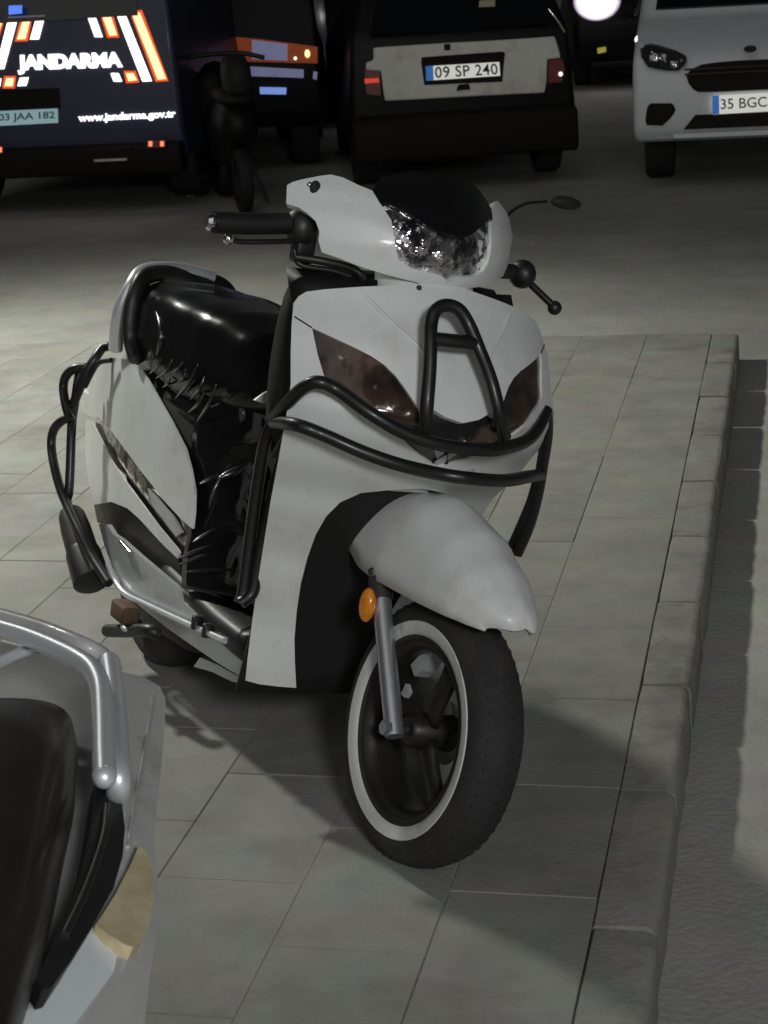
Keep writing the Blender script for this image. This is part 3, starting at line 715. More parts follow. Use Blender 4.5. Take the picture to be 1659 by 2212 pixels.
# rear crash bars
def rb(pts, r=.0105, name='rear_crash_bar', m='tube'):
    return [tube(name, [Vector((q.x, q.y * sg, q.z)) for q in [B.on(x, y, 1, v) for x, y, v in pts]], r, m, sct) for sg in (1, -1)]
rb([(237, 748, -.13), (222, 752, -.14), (205, 775, -.16), (185, 808, -.175), (170, 845, -.18), (155, 880, -.185)])
rb([(240, 778, -.15), (215, 783, -.16), (200, 803, -.165), (184, 835, -.17)], .006)
rb([(185, 793, -.17), (160, 797, -.19), (143, 812, -.2), (137, 835, -.2), (141, 870, -.2), (148, 895, -.195), (156, 910, -.19)])
rb([(172, 800, -.17), (166, 840, -.175), (160, 880, -.18), (156, 905, -.185), (154, 940, -.19), (152, 1000, -.19), (149, 1060, -.19), (145, 1085, -.19), (160, 1125, -.19), (180, 1180, -.185), (205, 1235, -.18)])
rb([(152, 900, -.19), (130, 912, -.205), (115, 932, -.21), (111, 965, -.21), (118, 1010, -.21), (130, 1055, -.205), (142, 1085, -.2), (158, 1120, -.195), (175, 1155, -.19), (200, 1205, -.18), (235, 1260, -.17)])
# exhaust silencer
ea, eb = B.on(152, 1105, 1, -.175), B.on(200, 1262, 1, -.165)
ed = (eb - ea).normalized(); e1 = ed.cross(Vector((0, 1, 0))).normalized(); e2 = ed.cross(e1)
eT = lambda p: ea + ed * p.y + e1 * p.x + e2 * p.z
EL = (eb - ea).length
lathe('exhaust_silencer', [(0, 0), (.024, 0), (.030, .012), (.034, .05), (.036, EL * .6), (.036, EL * .62)], 'darkmetal', sct, 24, eT)
lathe('exhaust_cover', [(.037, EL * .55), (.040, EL * .6), (.042, EL * .97), (.034, EL), (0, EL)], 'black', sct, 24, eT)
# engine, kick lever, stand, rear wheel
loft('engine_case', [sec(-1.28, .05, .10, .30), sec(-1.18, .10, .09, .36), sec(-1.0, .115, .10, .36), sec(-.82, .11, .11, .32), sec(-.76, .06, .14, .28)], 'darkmetal', sct)
tube('kick_lever', [B.on(232, 1362, 1, -.17), B.on(270, 1363, 1, -.165), B.on(320, 1362, 1, -.16), B.on(345, 1372, 1, -.14)], .014, 'black', sct)
box('foot_peg', tuple(B.on(270, 1322, 1, -.165) - Vector((.04, .02, .02))), tuple(B.on(270, 1322, 1, -.165) + Vector((.04, .02, .02))), 'rusty', sct, .008)
ball('engine_bolt', B.on(268, 1358, 1, -.185), (.016, .005, .006), 'silver', sct)
rwT = lambda p: Vector((p.x - 1.12, p.y, p.z + .229))
rw = link(bpy.data.objects.new('rear_wheel', None), sct)
lathe('tyre', tprof, 'tyre', rw, 60, rwT)
lathe('rim', [(.151, -.034), (.156, -.042), (.150, -.044), (.05, -.03), (0, -.03)], 'rim', rw, 40, rwT)
lathe('rim', [(.151, .034), (.156, .042), (.150, .044), (.05, .03), (0, .03)], 'rim', rw, 40, rwT)
# side stand on the far side (rider's left), foot on the slabs
ft = B.l(Vector(B.w((-.62, .25, .12))) * 1.0); gz0 = B.w((-.62, .30, .10)); gz0.z = .012
tube('side_stand', [(-.70, .10, .2), B.l(gz0)], .012, 'darkmetal', sct)
flatpoly('stand_foot', [B.l(gz0 + Vector(d)) for d in ((-.03, -.025, -.009), (.03, -.025, -.009), (.03, .025, -.009), (-.03, .025, -.009))], 'darkmetal', sct, .008, B.i @ Vector((0, 0, 1)))
# hanging plastic bag strap and blue key tag by the leg shield
panel('storage_hook', B, [(550, 865), (570, 850), (600, 835), (626, 822), (626, 850), (600, 862), (570, 872)], lambda p: p.x + .40, 'silver', sct, .006, 10)
#@@FORE
# ------------------------------------------------------------------ the scooter cut off by the lower left corner
M['fgseat'] = mat('dark_brown_vinyl', (0.018, 0.0135, 0.012), 0.36, coat=0.12, var=0.25, bump=0.15, bscale=18, bdist=0.003, rvar=0.12)
M['fgbody'] = mat('grey_scooter_plastic', (0.42, 0.42, 0.41), 0.4, coat=0.2, var=0.12, vscale=5, dirt=(0.12, 0.11, 0.09), damt=0.5, dscale=6)
M['fgpaint'] = mat('pale_blue_white_paint', (0.70, 0.75, 0.77), 0.3, coat=0.5, var=0.04, vscale=5)
M['fglens'] = mat('faded_amber_lens', (0.54, 0.47, 0.29), 0.5, coat=0.3, var=0.3, vscale=14, dirt=(0.3, 0.2, 0.07), damt=0.5, dscale=20)
M['satin'] = mat('satin_chrome', (0.72, 0.74, 0.78), 0.38, metal=0.55, rvar=0.08)
AX = -.475
G = Frame((AX, 1.45, 0), Vector((1, 0, 0)), Vector((0, 1, 0)), Vector((0, 0, 1)))   # x across, y towards its tail
fg = thing('parked_scooter', 'scooter tail cut off by the lower left corner, brown-black seat and bright grab rail', 'scooter', G)
def gsec(y, hw, z0, z1, n=28, e=.5):
    return [(hw * math.copysign(abs(math.cos(a)) ** e, math.cos(a)), y, (z0 + z1) / 2 + (z1 - z0) / 2 * math.copysign(abs(math.sin(a)) ** e, math.sin(a))) for a in lin(0, 2 * math.pi * (n - 1) / n, n)]
loft('body', [gsec(-.75, .13, .25, .60), gsec(-.5, .155, .26, .60), gsec(-.2, .165, .28, .62), gsec(.1, .165, .33, .63), gsec(.28, .150, .40, .63), gsec(.40, .12, .46, .62), gsec(.47, .08, .50, .60)], 'fgbody', fg)
# seat: long, softly crowned, with a seam
secs = []
for y in lin(-.75, .43, 34):
    t = (y + .75) / 1.18
    hw = interp([(0, .14), (.3, .165), (.6, .165), (.80, .156), (.93, .138), (.98, .10), (1, .04)], t)
    zt = interp([(0, .735), (.35, .745), (.6, .765), (.85, .785), (.94, .775), (1, .745)], t); s_ = []
    for k in range(44):
        a = 2 * math.pi * k / 44; cx, sx = math.cos(a), math.sin(a)
        s_.append((hw * math.copysign(abs(cx) ** .6, cx), y + (.012 * math.cos(a * 2) * (t > .9)), (zt + .66) / 2 + (zt - .66) / 2 * math.copysign(abs(sx) ** .7, sx)))
    secs.append(s_)
st = loft('seat', secs, 'fgseat', fg)
gz = lambda z: (lambda p: p.z - z)
tube('seat_seam', [G.hit(x, y, lambda p: p.z - .768 + 1.5 * p.x ** 2) for x, y in [(-60, 1730), (0, 1702), (60, 1670), (100, 1646)]], .0022, 'fgseat', st, 6)
tube('grab_rail', [G.on(x, y, 2, .80) for x, y in [(-160, 1322), (-80, 1335), (0, 1358), (60, 1376), (120, 1400), (170, 1425), (200, 1448), (217, 1485), (222, 1540), (224, 1620), (226, 1678)]], .011, 'satin', fg, 16)
ball('rail_end', G.on(226, 1678, 2, .80), (.011, .012, .011), 'satin', fg)
tube('rail_mount', [G.on(226, 1668, 2, .80), G.on(228, 1690, 2, .76), G.on(226, 1710, 2, .72)], .008, 'black', fg)
tube('carrier_edge', [G.on(x, y, 2, .785) for x, y in [(-160, 1300), (-60, 1318), (20, 1338), (100, 1362), (180, 1395)]] + [G.on(225, 1420, 2, .765), G.on(245, 1445, 2, .73)], .010, 'fgbody', fg, 12)
tube('carrier_strut', [G.on(x, y, 2, .77) for x, y in [(236, 1430), (243, 1480), (250, 1560), (254, 1650)]] + [G.on(256, 1700, 2, .755), G.on(252, 1735, 2, .72), G.on(244, 1775, 2, .69)], .012, 'satin', fg, 12)
tube('rail_brace', [G.on(x, y, 2, .775) for x, y in [(-60, 1478), (0, 1432), (60, 1405), (110, 1395)]], .007, 'satin', fg, 12)
trim = [(205, 1690), (222, 1682), (240, 1685), (262, 1720), (270, 1790), (265, 1850), (245, 1920), (200, 2000), (150, 2080), (112, 2132), (92, 2136), (78, 2115), (110, 2050), (150, 1960), (180, 1870), (196, 1780)]
o = panel('grab_handle', G, trim, lambda p: p.z - .735 + 2.2 * max(0, p.x - .17) ** 2 - .02 * math.sin(max(0, min(1, (p.x - .1) / .12)) * 3.14), 'black', fg, .02, 14)
tube('handle_ridge', [G.hit(x, y, gz(.747)) for x, y in [(232, 1740), (226, 1800), (205, 1870), (178, 1940), (140, 2020)]], .004, 'black', o, 8)
white = [(200, 2003), (235, 2022), (275, 2046), (262, 2075), (235, 2115), (200, 2160), (160, 2215), (120, 2275), (-40, 2290), (20, 2220), (48, 2160), (62, 2112), (72, 2106), (92, 2140), (112, 2136), (150, 2086)]
panel('rear_cowl', G, white, lambda p: p.z - .712 + 3.0 * max(0, p.x - .10) ** 2, 'fgpaint', fg, .02, 16)
amb = [(300, 1826), (318, 1840), (332, 1885), (333, 1940), (322, 2000), (305, 2036), (288, 2046), (270, 2040), (236, 2020), (206, 1998), (222, 1975), (250, 1930), (278, 1876)]
lens_fg = panel('indicator_lens', G, amb, lambda p: p.z - .703 + 2.6 * max(0, p.x - .135) ** 2, 'fglens', fg, .02, 14)
def gb(dz=0): return lambda p: p.z - .700 + 2.6 * max(0, p.x - .135) ** 2 + .08 * max(0, p.y - .28) ** 2 - dz
tailp = [(-80, 1372), (0, 1385), (90, 1408), (170, 1432), (250, 1448), (310, 1462), (345, 1482), (358, 1510), (356, 1570), (348, 1660), (338, 1750), (332, 1830), (340, 1890), (343, 1940), (336, 2030), (322, 2120), (308, 2260), (60, 2280), (60, 1900), (40, 1600), (-80, 1560)]
panel('tail_cover', G, tailp, gb(-.012), 'fgbody', fg, .02, 22)
tube('cover_seam', [G.hit(x, y, gb(-.011)) for x, y in [(330, 1500), (318, 1580), (300, 1680), (285, 1760), (276, 1830)]], .0022, 'fgbody', fg, 6)
ball('cover_screw', G.hit(168, 2262, lambda p: p.z - .712 + 3.0 * max(0, p.x - .10) ** 2), .006, 'chrome', fg)
gT = lambda p: Vector((p.y, p.x + .12, p.z + .235))
rw2 = link(bpy.data.objects.new('rear_wheel', None), fg)
lathe('tyre', [(r * 1.02, y) for r, y in tprof], 'tyre', rw2, 40, gT)
lathe('rim', [(.156, -.042), (.150, -.044), (.05, -.03), (0, -.03)], 'rim', rw2, 30, gT)
lathe('rim', [(.156, .042), (.150, .044), (.05, .03), (0, .03)], 'rim', rw2, 30, gT)
#@@CARS
# ------------------------------------------------------------------ vehicles across the road
M['navy'] = mat('navy_van_paint', (0.035, 0.042, 0.085), 0.45, coat=0.1, var=0.15, vscale=3)
M['darkcar'] = mat('black_car_paint', (0.006, 0.005, 0.005), 0.5, spec=0.25)
M['palecar'] = mat('dusty_silver_paint', (0.74, 0.74, 0.68), 0.55, coat=0.2, var=0.15, vscale=5, dirt=(0.45, 0.43, 0.37), damt=0.8, dscale=4)
M['whitevan'] = mat('white_van_paint', (0.70, 0.72, 0.75), 0.45, coat=0.3, var=0.1, vscale=3, dirt=(0.40, 0.395, 0.39), damt=0.5, dscale=3)
M['bumper'] = mat('black_bumper_plastic', (0.009, 0.007, 0.006), 0.75, spec=0.25)
# retroreflective sheeting and number plates glow by emission in place of returned lamp light
M['refw'] = mat('glowing_white_tape', (0.8, 0.8, 0.8), 0.4, emit=(1, .99, .97), estr=2.2)
M['refo'] = mat('glowing_orange_tape', (0.8, 0.25, 0.05), 0.4, emit=(1, .62, .30), estr=1.9)
M['refedge'] = mat('glowing_red_edge', (0.5, 0.05, 0.02), 0.4, emit=(1, .12, .02), estr=.8)
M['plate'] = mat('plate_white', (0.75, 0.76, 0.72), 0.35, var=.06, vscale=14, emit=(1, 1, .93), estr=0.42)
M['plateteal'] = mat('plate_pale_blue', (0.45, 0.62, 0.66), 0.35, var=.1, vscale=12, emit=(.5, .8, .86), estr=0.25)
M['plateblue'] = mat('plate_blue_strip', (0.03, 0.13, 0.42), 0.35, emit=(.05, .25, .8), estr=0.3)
M['ink'] = mat('plate_ink', (0.03, 0.03, 0.03), 0.5)
M['inkteal'] = mat('plate_ink_faded', (0.10, 0.22, 0.23), 0.5)
M['redlamp'] = mat('red_lamp', (0.5, 0.02, 0.015), 0.3, coat=.3, emit=(1, .06, .03), estr=0.5)
M['redlow'] = mat('dim_red_lamp', (0.16, 0.02, 0.012), 0.3, coat=.3)
M['redglow'] = mat('glowing_red_reflector', (0.7, 0.1, 0.05), 0.3, emit=(1, .25, .12), estr=1.2)  # reflector cells glow by emission, with no bulb behind them
M['bluelamp'] = mat('blue_beacon', (0.05, 0.1, 0.6), 0.3, emit=(.12, .25, 1), estr=0.9)
M['lamp'] = mat('lit_headlamp', (1, 1, 1), 0.3, emit=(.98, .95, 1), estr=9)
M['lamphalo'] = mat('lamp_halo_glow', (0.8, 0.75, 0.85), 0.3, emit=(.62, .5, .72), estr=0.35)  # dim emission paints the glare round the bright headlamp
M['lamp_or_speck'] = mat('small_lit_lamp_or_speck', (1, 1, 1), 0.3, emit=(.95, .97, 1), estr=1.6)
M['orangeband'] = mat('orange_glowing_band', (0.28, 0.055, 0.012), 0.45, var=.6, vscale=3, emit=(1, .17, .02), estr=0.10)  # band glows by emission, though it is no lamp
M['violet'] = mat('violet_white_band', (0.4, 0.38, 0.5), 0.45, var=.25, vscale=6, emit=(.5, .52, 1), estr=0.16)  # pale strips and panel given a glow of their own
M['blueglow'] = mat('blue_glowing_plate', (0.3, 0.4, 0.8), 0.4, var=.25, vscale=8, emit=(.25, .4, 1), estr=0.55)  # plate glows by emission in place of returned light
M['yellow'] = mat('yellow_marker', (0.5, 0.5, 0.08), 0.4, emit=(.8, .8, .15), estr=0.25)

def vframe(px, py, dist, yaw):
    p = deep(px, py, dist); a = R(yaw)
    return Frame((p.x, p.y, ROADZ), Vector((math.cos(a), -math.sin(a), 0)), Vector((math.sin(a), math.cos(a), 0)), Vector((0, 0, 1)))
def shell(name, prof, x0, x1, material, parent, bev=.05, tumble=.10, zb=.9, zt=1.9):
    def inset(z): return tumble * max(0, min(1, (z - zb) / (zt - zb)))
    n = len(prof); vs = [(x0 + inset(z), y, z) for y, z in prof] + [(x1 - inset(z), y, z) for y, z in prof]
    fs = [tuple(range(n)), tuple(range(n, 2 * n))[::-1]] + [(i, (i + 1) % n, (i + 1) % n + n, i + n) for i in range(n)]
    o = mesh(name, vs, fs, material, parent); bevel(o, bev, 4, 20); return o
def plate_on(fr, name, poly, material, parent, yl=-.004, thick=.004, out=True):
    return flatpoly(name, [fr.on(x, y, 1, yl) for x, y in poly], material, parent, thick, (0, -1, 0))
def wheels(parent, xs_, ys_, r=.31, wdt=.19):
    for x in xs_:
        for y in ys_:
            g = link(bpy.data.objects.new('wheel', None), parent)
            T = lambda p, x=x, y=y: Vector((x + p.y, y + p.x, r + p.z))
            lathe('tyre', [(r * .66, -wdt * .4), (r * .72, -wdt * .5), (r * .94, -wdt * .5), (r, -wdt * .35), (r, wdt * .35), (r * .94, wdt * .5), (r * .72, wdt * .5), (r * .66, wdt * .4)], 'tyre', g, 28, T)
            lathe('rim', [(r * .68, -wdt * .42), (r * .6, -wdt * .3), (.05, -wdt * .34), (0, -wdt * .34)], 'rim', g, 20, T)
            lathe('rim', [(r * .68, wdt * .42), (r * .6, wdt * .3), (.05, wdt * .34), (0, wdt * .34)], 'rim', g, 20, T)
def quad(fr, a, b, c, d, yl): return [fr.on(*p, 1, yl) for p in (a, b, c, d)]

# gendarmerie van, rear
V = vframe(190, 200, 12.2, 10)
van = thing('gendarmerie_van', 'dark blue gendarmerie van seen from behind with glowing white and orange chevron stripes', 'van', V)
xr = V.on(388, 150, 1, 0).x; xl = xr - 1.92
shell('body', [(.03, .34), (0, .5), (0, 1.30), (.10, 1.75), (.22, 2.08), (.5, 2.14), (4.1, 2.10), (4.6, 1.45), (5.2, 1.2), (5.28, .5), (5.2, .34)], xl, xr, 'navy', van, .06, .14, 1.2, 2.1)
shell('rear_bumper', [(-.07, .26), (-.09, .34), (-.08, .44), (.02, .46), (.1, .44), (.1, .26)], xl + .02, xr - .02, 'bumper', van, .02, 0)
wheels(van, (xl + .17, xr - .17), (.75, 4.2), .33, .2)
gl = flatpoly('rear_window', [(xl + .24, .004, 1.27), (xr - .24, .004, 1.27), (xr - .32, .12, 1.80), (xl + .32, .12, 1.80)], 'dullglass', van, .02, (0, -1, -.2))
W_ = [[(190, 38), (207, 38), (222, 80), (205, 80)], [(253, 34), (272, 34), (328, 175), (308, 176)], [(239, 158), (256, 158), (264, 176), (246, 176)],
      [(77, 43), (95, 43), (84, 85), (65, 85)], [(17, 45), (37, 45), (9, 149), (-9, 149)], [(43, 168), (62, 167), (57, 185), (38, 186)], [(-8, 170), (3, 170), (0, 187), (-11, 187)]]
O_ = [[(221, 35), (239, 35), (253, 76), (237, 77)], [(284, 27), (302, 27), (359, 170), (341, 172)], [(272, 158), (288, 158), (296, 173), (278, 175)],
      [(50, 43), (65, 43), (55, 84), (37, 85)], [(-10, 42), (7, 41), (-18, 114), (-36, 114)], [(14, 169), (30, 169), (27, 186), (10, 186)]]
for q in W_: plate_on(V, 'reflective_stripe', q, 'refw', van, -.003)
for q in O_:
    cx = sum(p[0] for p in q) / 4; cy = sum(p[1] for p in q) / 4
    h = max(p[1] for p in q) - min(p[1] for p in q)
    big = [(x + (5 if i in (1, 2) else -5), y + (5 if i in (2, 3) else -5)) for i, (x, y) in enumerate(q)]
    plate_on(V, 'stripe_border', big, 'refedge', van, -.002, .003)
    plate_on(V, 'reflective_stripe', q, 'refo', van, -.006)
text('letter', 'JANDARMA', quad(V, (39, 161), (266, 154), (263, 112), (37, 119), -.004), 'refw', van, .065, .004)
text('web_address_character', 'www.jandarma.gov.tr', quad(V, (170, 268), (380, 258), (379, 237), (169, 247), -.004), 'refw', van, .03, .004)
plate_on(V, 'plate_recess', [(-70, 196), (128, 190), (132, 230), (128, 238), (-70, 246)], 'bumper', van, .0, .003)
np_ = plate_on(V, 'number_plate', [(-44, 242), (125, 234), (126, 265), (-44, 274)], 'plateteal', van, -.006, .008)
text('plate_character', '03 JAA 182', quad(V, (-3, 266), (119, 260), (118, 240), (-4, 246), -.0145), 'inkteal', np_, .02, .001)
for a, b in ((318, 358), (-34, 8)):
    yy = 302 if a > 0 else 315
    rf = plate_on(V, 'rear_reflector', [(a, yy + 1), (b, yy), (b, yy + 16), (a, yy + 17)], 'redlow', van, -.095, .012)
    for u in (a + 3, b - 12): plate_on(V, 'reflector_cell', [(u, yy + 3), (u + 8, yy + 3), (u + 8, yy + 14), (u, yy + 14)], 'redglow', rf, -.109, .002)
plate_on(V, 'bumper_step_highlight', [(205, 344), (275, 341), (275, 346), (205, 349)], 'silver', van, -.1, .02)  # silver strip painting the faint highlight along the bumper
plate_on(V, 'blue_lamp', [(22, 12), (48, 11), (48, 29), (22, 31)], 'bluelamp', van, -.03, .03)
plate_on(V, 'high_brake_lamp', [(18, 36), (98, 32), (98, 36), (18, 39)], 'silver', van, -.004, .006)

# post beside the van
pc = deep(402, 300, 12.9)
tag(lathe('concrete_post', [(0, 0), (.05, 0), (.05, 2.4), (.045, 2.46), (0, 2.46)], mat('post_grey', (0.10, 0.09, 0.075), 0.8, var=.4, vscale=5), None, 20, lambda p: Vector((pc.x + p.x, pc.y + p.z, ROADZ + p.y))),
    'dirty grey upright post right beside the dark blue van', 'post')

# dark vehicle with the orange band, seen at an angle
S = vframe(560, 120, 13.8, 0)
suv = thing('patrol_vehicle', 'black patrol vehicle with glowing orange band and bluish-white bumper strip', 'van', S)
xl = S.on(432, 100, 1, 0).x; xr = S.on(700, 100, 1, 0).x
shell('body', [(.05, .34), (0, .5), (0, 1.15), (.12, 1.6), (.3, 1.8), (2.8, 1.8), (3.1, 1.2), (3.2, .4)], xl - .25, xr - .02, 'darkcar', suv, .06, .1, 1.1, 1.8)
wheels(suv, (xl + .0, xr - .2), (.6, 2.6), .33, .2)
plate_on(S, 'orange_band', [(434, 74), (560, 84), (686, 101), (686, 137), (560, 134), (434, 130)], 'orangeband', suv, -.003)
for a, b, mm in ((446, 455, 'refw'), (459, 467, 'refo'), (471, 480, 'refw')):
    plate_on(S, 'reflective_stripe', [(a + 3, 74), (b + 2, 75), (b - 1, 127), (a - 1, 126)], mm, suv, -.008)
plate_on(S, 'orange_patch', [(484, 86), (500, 100), (494, 118), (482, 124)], 'refo', suv, -.008)
plate_on(S, 'grey_sign_panel', [(544, 86), (621, 95), (621, 131), (544, 128)], 'violet', suv, -.007)
plate_on(S, 'bumper_strip', [(535, 143), (656, 150), (656, 168), (537, 164)], 'violet', suv, -.02, .02)
plate_on(S, 'bumper_end', [(677, 154), (686, 155), (684, 172), (676, 170)], 'violet', suv, -.02, .02)
plate_on(S, 'cream_panel', [(434, 135), (475, 137), (466, 158), (452, 150)], 'palecar', suv, -.006)
plate_on(S, 'number_plate', [(561, 188), (619, 189), (618, 204), (562, 203)], 'blueglow', suv, -.03, .01)
ball('bright_speck', S.on(638, 126, 1, -.01), .012, 'lamp_or_speck', suv)
ball('bright_speck', S.on(664, 116, 1, -.01), (.02, .01, .03), 'refo', suv)
lp = plate_on(S, 'lamp_reflection', [(428, -12), (437, -12), (440, 40), (430, 44)], 'violet', suv, -.02, .02)  # glowing strip painted for a tail-lamp reflection
ball('reflection_core', S.on(433, 38, 1, -.045), (.018, .01, .03), 'lamp_or_speck', lp)

# small dark scooter standing in front of it
K = vframe(517, 300, 11.9, -12)
ks = thing('black_scooter', 'small black scooter, a dark hump standing before the orange band', 'scooter', K)
for y in (0, .95):
    T = lambda p, y=y: Vector((p.y, y + p.x, .21 + p.z))
    wl = link(bpy.data.objects.new('wheel', None), ks)
    lathe('tyre', [(.14, -.035), (.17, -.045), (.20, -.035), (.21, 0), (.20, .035), (.17, .045), (.14, .035)], 'blackmatt', wl, 28, T)
    lathe('rim', [(.14, -.03), (.13, 0), (.14, .03)], 'blackmatt', wl, 24, T)
def ksec(y, hw, z0, z1, n=16, e=.6): return [(hw * math.copysign(abs(math.cos(a)) ** e, math.cos(a)), y, (z0 + z1) / 2 + (z1 - z0) / 2 * math.copysign(abs(math.sin(a)) ** e, math.sin(a))) for a in lin(0, 2 * math.pi * (n - 1) / n, n)]
loft('tail_body', [ksec(-.12, .06, .5, .62), ksec(0, .12, .42, .72), ksec(.3, .15, .3, .74), ksec(.6, .13, .26, .70), ksec(.7, .08, .25, .45)], 'darkcar', ks)
loft('seat', [ksec(-.1, .08, .70, .76), ksec(.05, .13, .70, .80), ksec(.4, .13, .70, .79), ksec(.6, .08, .70, .77)], 'blackmatt', ks)
loft('top_case', [ksec(-.24, .05, .78, .92), ksec(-.20, .08, .76, .98), ksec(-.02, .09, .76, 1.01), ksec(.06, .07, .78, .96)], 'blackmatt', ks)
loft('leg_shield', [[(.26 * math.cos(a) * (1 - .2 * k), .82 + .05 * k, .5 + .1 * k + .32 * math.sin(a) * (1 - .15 * k)) for a in lin(0, 2 * math.pi * 15 / 16, 16)] for k in range(3)], 'darkcar', ks)
tube('handlebar', [(-.32, .72, .93), (-.15, .76, .97), (.15, .76, .97), (.32, .72, .93)], .016, 'black', ks)
tube('stand', [(.1, .3, .3), (.2, .28, .02)], .012, 'darkmetal', ks)

# pale hatchback with plate 09 SP 240
C9 = vframe(1000, 160, 12.3, -3)
hb = thing('hatchback_car', 'dusty pale hatchback seen from behind, plate 09 SP 240, black lower bumper', 'car', C9)
def c9(l): return [(759 + x * .2941, y * .2941) for x, y in l]
xl = C9.on(752, 200, 1, 0).x; xr = C9.on(1246, 200, 1, 0).x
shell('body', [(.06, .30), (.03, .5), (.03, 1.02), (.30, 1.40), (.5, 1.50), (2.4, 1.48), (2.9, 1.0), (3.7, .85), (3.75, .4), (3.7, .30)], xl, xr, 'darkcar', hb, .06, .18, .95, 1.5)
shell('rear_bumper', [(-.10, .22), (-.12, .32), (-.10, .50), (.02, .53), (.1, .5), (.1, .22)], xl + .01, xr - .01, 'bumper', hb, .03, 0)
wheels(hb, (xl + .12, xr - .12), (.7, 3.0), .29, .17)
tg = plate_on(C9, 'tailgate', c9([(205, 345), (450, 330), (680, 315), (1000, 298), (1300, 280), (1490, 265), (1515, 345), (1535, 425), (1435, 435), (1432, 520), (1430, 600), (1415, 680), (900, 705), (500, 728), (245, 740), (232, 660), (225, 600), (215, 520), (105, 515), (105, 460), (160, 440), (160, 350)]), 'palecar', hb, .03, .035)
bevel(tg, .012, 2)
plate_on(C9, 'plate_recess', c9([(515, 420), (820, 398), (1110, 378), (1128, 390), (1122, 440), (1108, 600), (535, 625), (512, 460)]), 'bumper', hb, -.002, .006)
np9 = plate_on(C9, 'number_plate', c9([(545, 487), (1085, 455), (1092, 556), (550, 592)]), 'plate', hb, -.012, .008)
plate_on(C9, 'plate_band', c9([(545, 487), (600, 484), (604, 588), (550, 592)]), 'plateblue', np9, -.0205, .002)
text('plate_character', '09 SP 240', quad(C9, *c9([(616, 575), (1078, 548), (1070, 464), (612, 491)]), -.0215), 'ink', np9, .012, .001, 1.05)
plate_on(C9, 'tailgate_lock', c9([(680, 325), (725, 322), (725, 368), (682, 370)]), 'bumper', hb, -.004, .008)
plate_on(C9, 'tailgate_handle', c9([(785, 622), (862, 614), (872, 655), (800, 662), (770, 668)]), 'bumper', hb, -.004, .012)
tl = plate_on(C9, 'tail_lamp', c9([(95, 515), (205, 515), (214, 700), (110, 690)]), 'redlow', hb, .028, .03)
plate_on(C9, 'lit_bulb', c9([(97, 578), (200, 574), (205, 604), (98, 614)]), 'redlamp', tl, -.004, .003)
plate_on(C9, 'tail_lamp', c9([(1442, 440), (1545, 432), (1562, 500), (1540, 600), (1438, 608)]), 'redlow', hb, .028, .03)
ball('lamp_glint', C9.on(1211, 160, 1, -.01), .014, 'lamp_or_speck', hb)  # emissive bead painting a glint, no lamp there
gw = flatpoly('rear_window', [(xl + .17, .02, 1.04), (xr - .17, .02, 1.04), (xr - .26, .26, 1.36), (xl + .26, .26, 1.36)], 'dullglass', hb, .012, (0, -1, .5))
p0 = C9.on(1050, 5, 1, .02)
plate_on(C9, 'window_sticker', c9([(940, 5), (1055, -5), (1055, 48), (935, 52)]), 'yellow', gw, -.01, .003).data.materials[0] = mat('cream_sticker', (.40, .38, .26), .5, var=.3, vscale=20)
tube('rear_wiper', [C9.on(1185, 20, 1, .0), C9.on(1205, 45, 1, -.01), C9.on(1220, 70, 1, -.01)], .008, 'chrome', hb, 8)

# white van, front, plate 35 BGC 1..
A3 = vframe(1620, 225, 11.5, 11)
wv = thing('white_van', 'white panel van facing the camera at the right edge, plate beginning 35 BGC', 'van', A3)
def a3(l): return [(1225 + x * .2614, y * .2614) for x, y in l]
xl = A3.on(1366, 190, 1, 0).x; xm = A3.on(1628, 200, 1, 0).x; xr = 2 * xm - xl
shell('body', [(.10, .31), (.02, .37), (0, .48), (.01, .72), (.06, .84), (.2, .93), (.62, 1.06), (1.25, 1.72), (1.5, 1.80), (3.9, 1.80), (4.1, 1.5), (4.15, .4), (4.1, .31)], xl, xr, 'whitevan', wv, .09, .12, .9, 1.8)
wheels(wv, (xl + .14, xr - .14), (.85, 3.3), .31, .19)
ws = flatpoly('windscreen', [(xl + .13, .655, 1.10), (xr - .13, .655, 1.10), (xr - .22, 1.235, 1.70), (xl + .22, 1.235, 1.70)], 'dullglass', wv, .012, (0, -1, 1))
def mir(poly): # mirrored to the far side of the vehicle
    return [Vector((2 * xm - p.x, p.y, p.z)) for p in poly]
def both(name, poly, material, yl, thick, sym=True):
    P = [A3.on(x, y, 1, yl) for x, y in poly]; r = [flatpoly(name, P, material, wv, thick, (0, -1, 0))]
    if sym: r.append(flatpoly(name, mir(P)[::-1], material, wv, thick, (0, -1, 0)))
    return r
hlm = both('headlight', a3([(605, 400), (640, 368), (690, 356), (760, 370), (890, 410), (985, 458), (992, 500), (960, 548), (920, 582), (830, 580), (740, 565), (670, 550), (615, 470)]), 'dullglass', .03, .04)
for h_ in hlm: bevel(h_, .008)
for (x, y, r_) in ((720, 480, .038), (790, 470, .030), (815, 505, .014), (880, 530, .034), (945, 500, .016), (705, 432, .012), (780, 535, .012)):
    p = A3.on(1225 + x * .2614, y * .2614, 1, -.012)
    for q, h_ in zip((p, mir([p])[0]), hlm): ball('lamp_reflector', q, (r_, .008, r_ * .8), 'lens', h_)
gpoly = [A3.on(x, y, 1, .006) for x, y in a3([(985, 625), (1010, 590), (1050, 560), (1110, 532), (1250, 512), (1400, 500)])]
gpoly2 = [A3.on(x, y, 1, .006) for x, y in a3([(1400, 752), (1250, 760), (1080, 760), (1040, 735), (1005, 690)])]
gm = gpoly + mir(gpoly)[::-1] + mir(gpoly2)[::-1] + gpoly2
gr_ = flatpoly('grille', gm, 'bumper', wv, .014, (0, -1, 0)); bevel(gr_, .01)
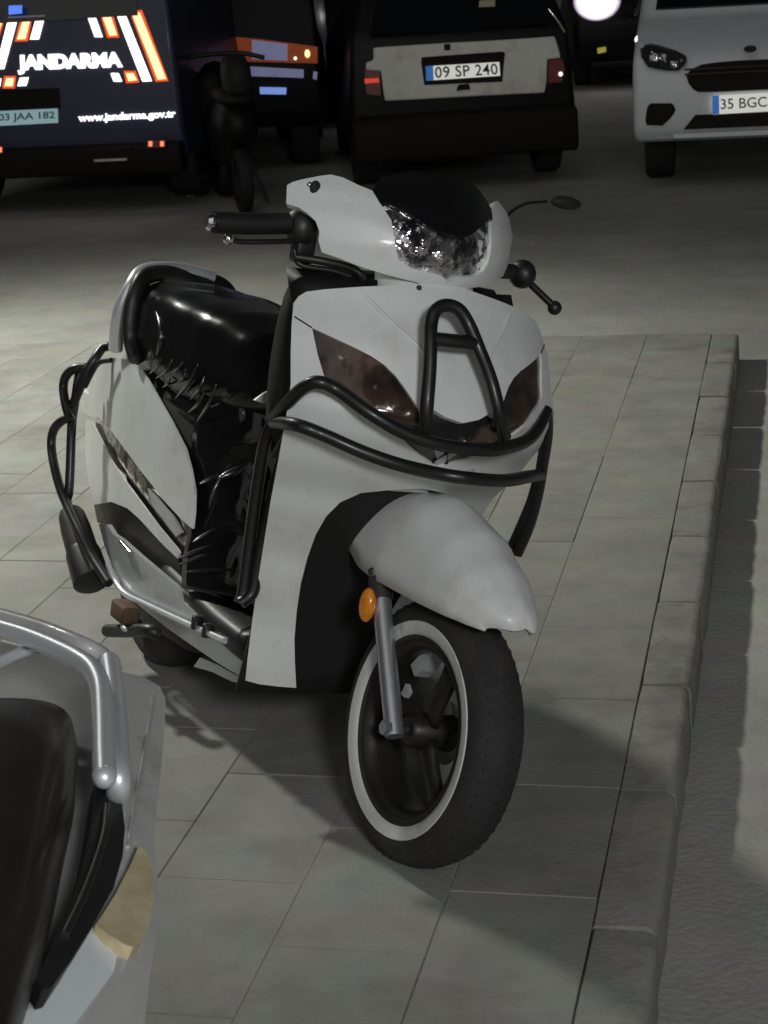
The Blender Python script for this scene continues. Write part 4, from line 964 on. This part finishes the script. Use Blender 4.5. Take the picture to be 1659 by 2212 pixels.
for z in (.02, .05):
    c_ = A3.on(1500, 160, 1, -.012)
    tube('grille_bar', [(xm - .42, -.014, c_.z - .02 + z), (xm + .42, -.014, c_.z - .02 + z)], .006, 'darkmetal', gr_, 8)
bd = A3.on(1225 + 1510 * .2614, 404 * .2614, 1, -.004)
lathe('badge', [(0, -.01), (.05, -.01), (.052, 0), (0, 0)], 'darkcar', wv, 28, lambda p: Vector((xm - .02 + p.x * .75, bd.y + p.y, bd.z + p.z * .42)))
for o in both('fog_lamp_recess', a3([(690, 850), (870, 850), (885, 872), (900, 905), (880, 945), (850, 980), (790, 1035), (655, 1030), (648, 985), (652, 940), (665, 880)]), 'bumper', .03, .036): bevel(o, .008)
lo_ = [A3.on(x, y, 1, .03) for x, y in a3([(965, 1065), (1060, 945), (1200, 940)])]
flatpoly('lower_intake', lo_ + mir(lo_)[::-1], 'bumper', wv, .036, (0, -1, 0))
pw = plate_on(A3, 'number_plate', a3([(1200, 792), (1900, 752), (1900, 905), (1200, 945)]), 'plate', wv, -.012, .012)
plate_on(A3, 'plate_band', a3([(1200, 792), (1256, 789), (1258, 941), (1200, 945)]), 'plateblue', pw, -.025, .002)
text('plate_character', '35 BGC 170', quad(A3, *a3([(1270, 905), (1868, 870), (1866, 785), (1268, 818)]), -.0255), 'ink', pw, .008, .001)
flatpoly('bumper_lip', [(xl + .25, -.012, .345), (xr - .25, -.012, .345), (xr - .25, -.012, .372), (xl + .25, -.012, .372)], 'whitevan', wv, .02, (0, -1, 0))
tube('pillar_glint', [A3.on(1372, 32, 1, .5), A3.on(1378, 18, 1, .55), A3.on(1384, 0, 1, .6)], .010, 'chrome', wv, 8)
plate_on(A3, 'side_marker', [(1372, 82), (1377, 76), (1377, 88), (1373, 90)], 'lamp_or_speck', wv, .05, .06)

# cars farther back with lit lamps
def far_car(px, py, dist, yaw, lampx, label, dx, extra):
    fr = vframe(px, py, dist, yaw); t = thing('distant_car', label, 'car', fr)
    cx = dx
    shell('body', [(.05, .28), (0, .45), (.02, .74), (.9, .92), (1.5, 1.38), (3.2, 1.40), (3.9, .95), (4.1, .7), (4.1, .28)], cx - .85, cx + .85, 'darkcar', t, .08, .2, .9, 1.4)
    wheels(t, (cx - .74, cx + .74), (.8, 3.2), .3, .18)
    return fr, t
fr, t = far_car(1290, 6, 19.5, 4, None, 'black car far back in the gap with a blinding headlamp', .60, None)
hl_ = lathe('headlamp', [(0, -.03), (.13, -.025), (.15, 0), (0, 0)], 'lamp', t, 24, lambda p: fr.on(1290, 1, 1, -.03) + Vector((p.x * 1.2, p.y, p.z)))
lathe('headlamp_reflector_or_halo', [(.12, .0), (.20, .0), (.21, .02), (.12, .02)], 'lamphalo', hl_, 28, lambda p: fr.on(1290, 1, 1, -.012) + Vector((p.x * 1.2, p.y, p.z)), closed=True)  # added glowing ring, draws the halo around the lamp
lathe('headlamp', [(0, -.03), (.10, -.025), (.12, 0), (0, 0)], 'lamp', t, 24, lambda p: fr.on(1290, 2, 1, -.01) + p + Vector((1.2, 0, 0)))
plate_on(fr, 'fog_lamp', [(1290, 104), (1309, 101), (1309, 112), (1291, 116)], 'yellow', t, -.01, .02)
fr, t = far_car(740, 30, 17, -6, None, 'added black car far back left of the pale hatchback behind a bright slanted light speck', .62, None)
ball('headlamp', fr.on(742, 30, 1, -.02), (.085, .03, .035), 'lamp_or_speck', t).data.materials[0] = M['lamp']  # car and lamps added to carry bright specks taken for reflections
ball('headlamp', fr.on(742, 30, 1, -.02) + Vector((1.25, 0, 0)), (.085, .03, .035), 'lamp', t)  # second lamp of the added car
ball('bright_speck', fr.on(783, 115, 1, -.02), (.035, .02, .045), 'lamp_or_speck', t)  # glowing beads standing for stray specks of light
ball('bright_speck', fr.on(781, 100, 1, -.02), (.022, .02, .035), 'lamp_or_speck', t)
ball('high_speck', fr.on(790, 4, 1, -.02), (.045, .02, .05), 'lamp_or_speck', t)
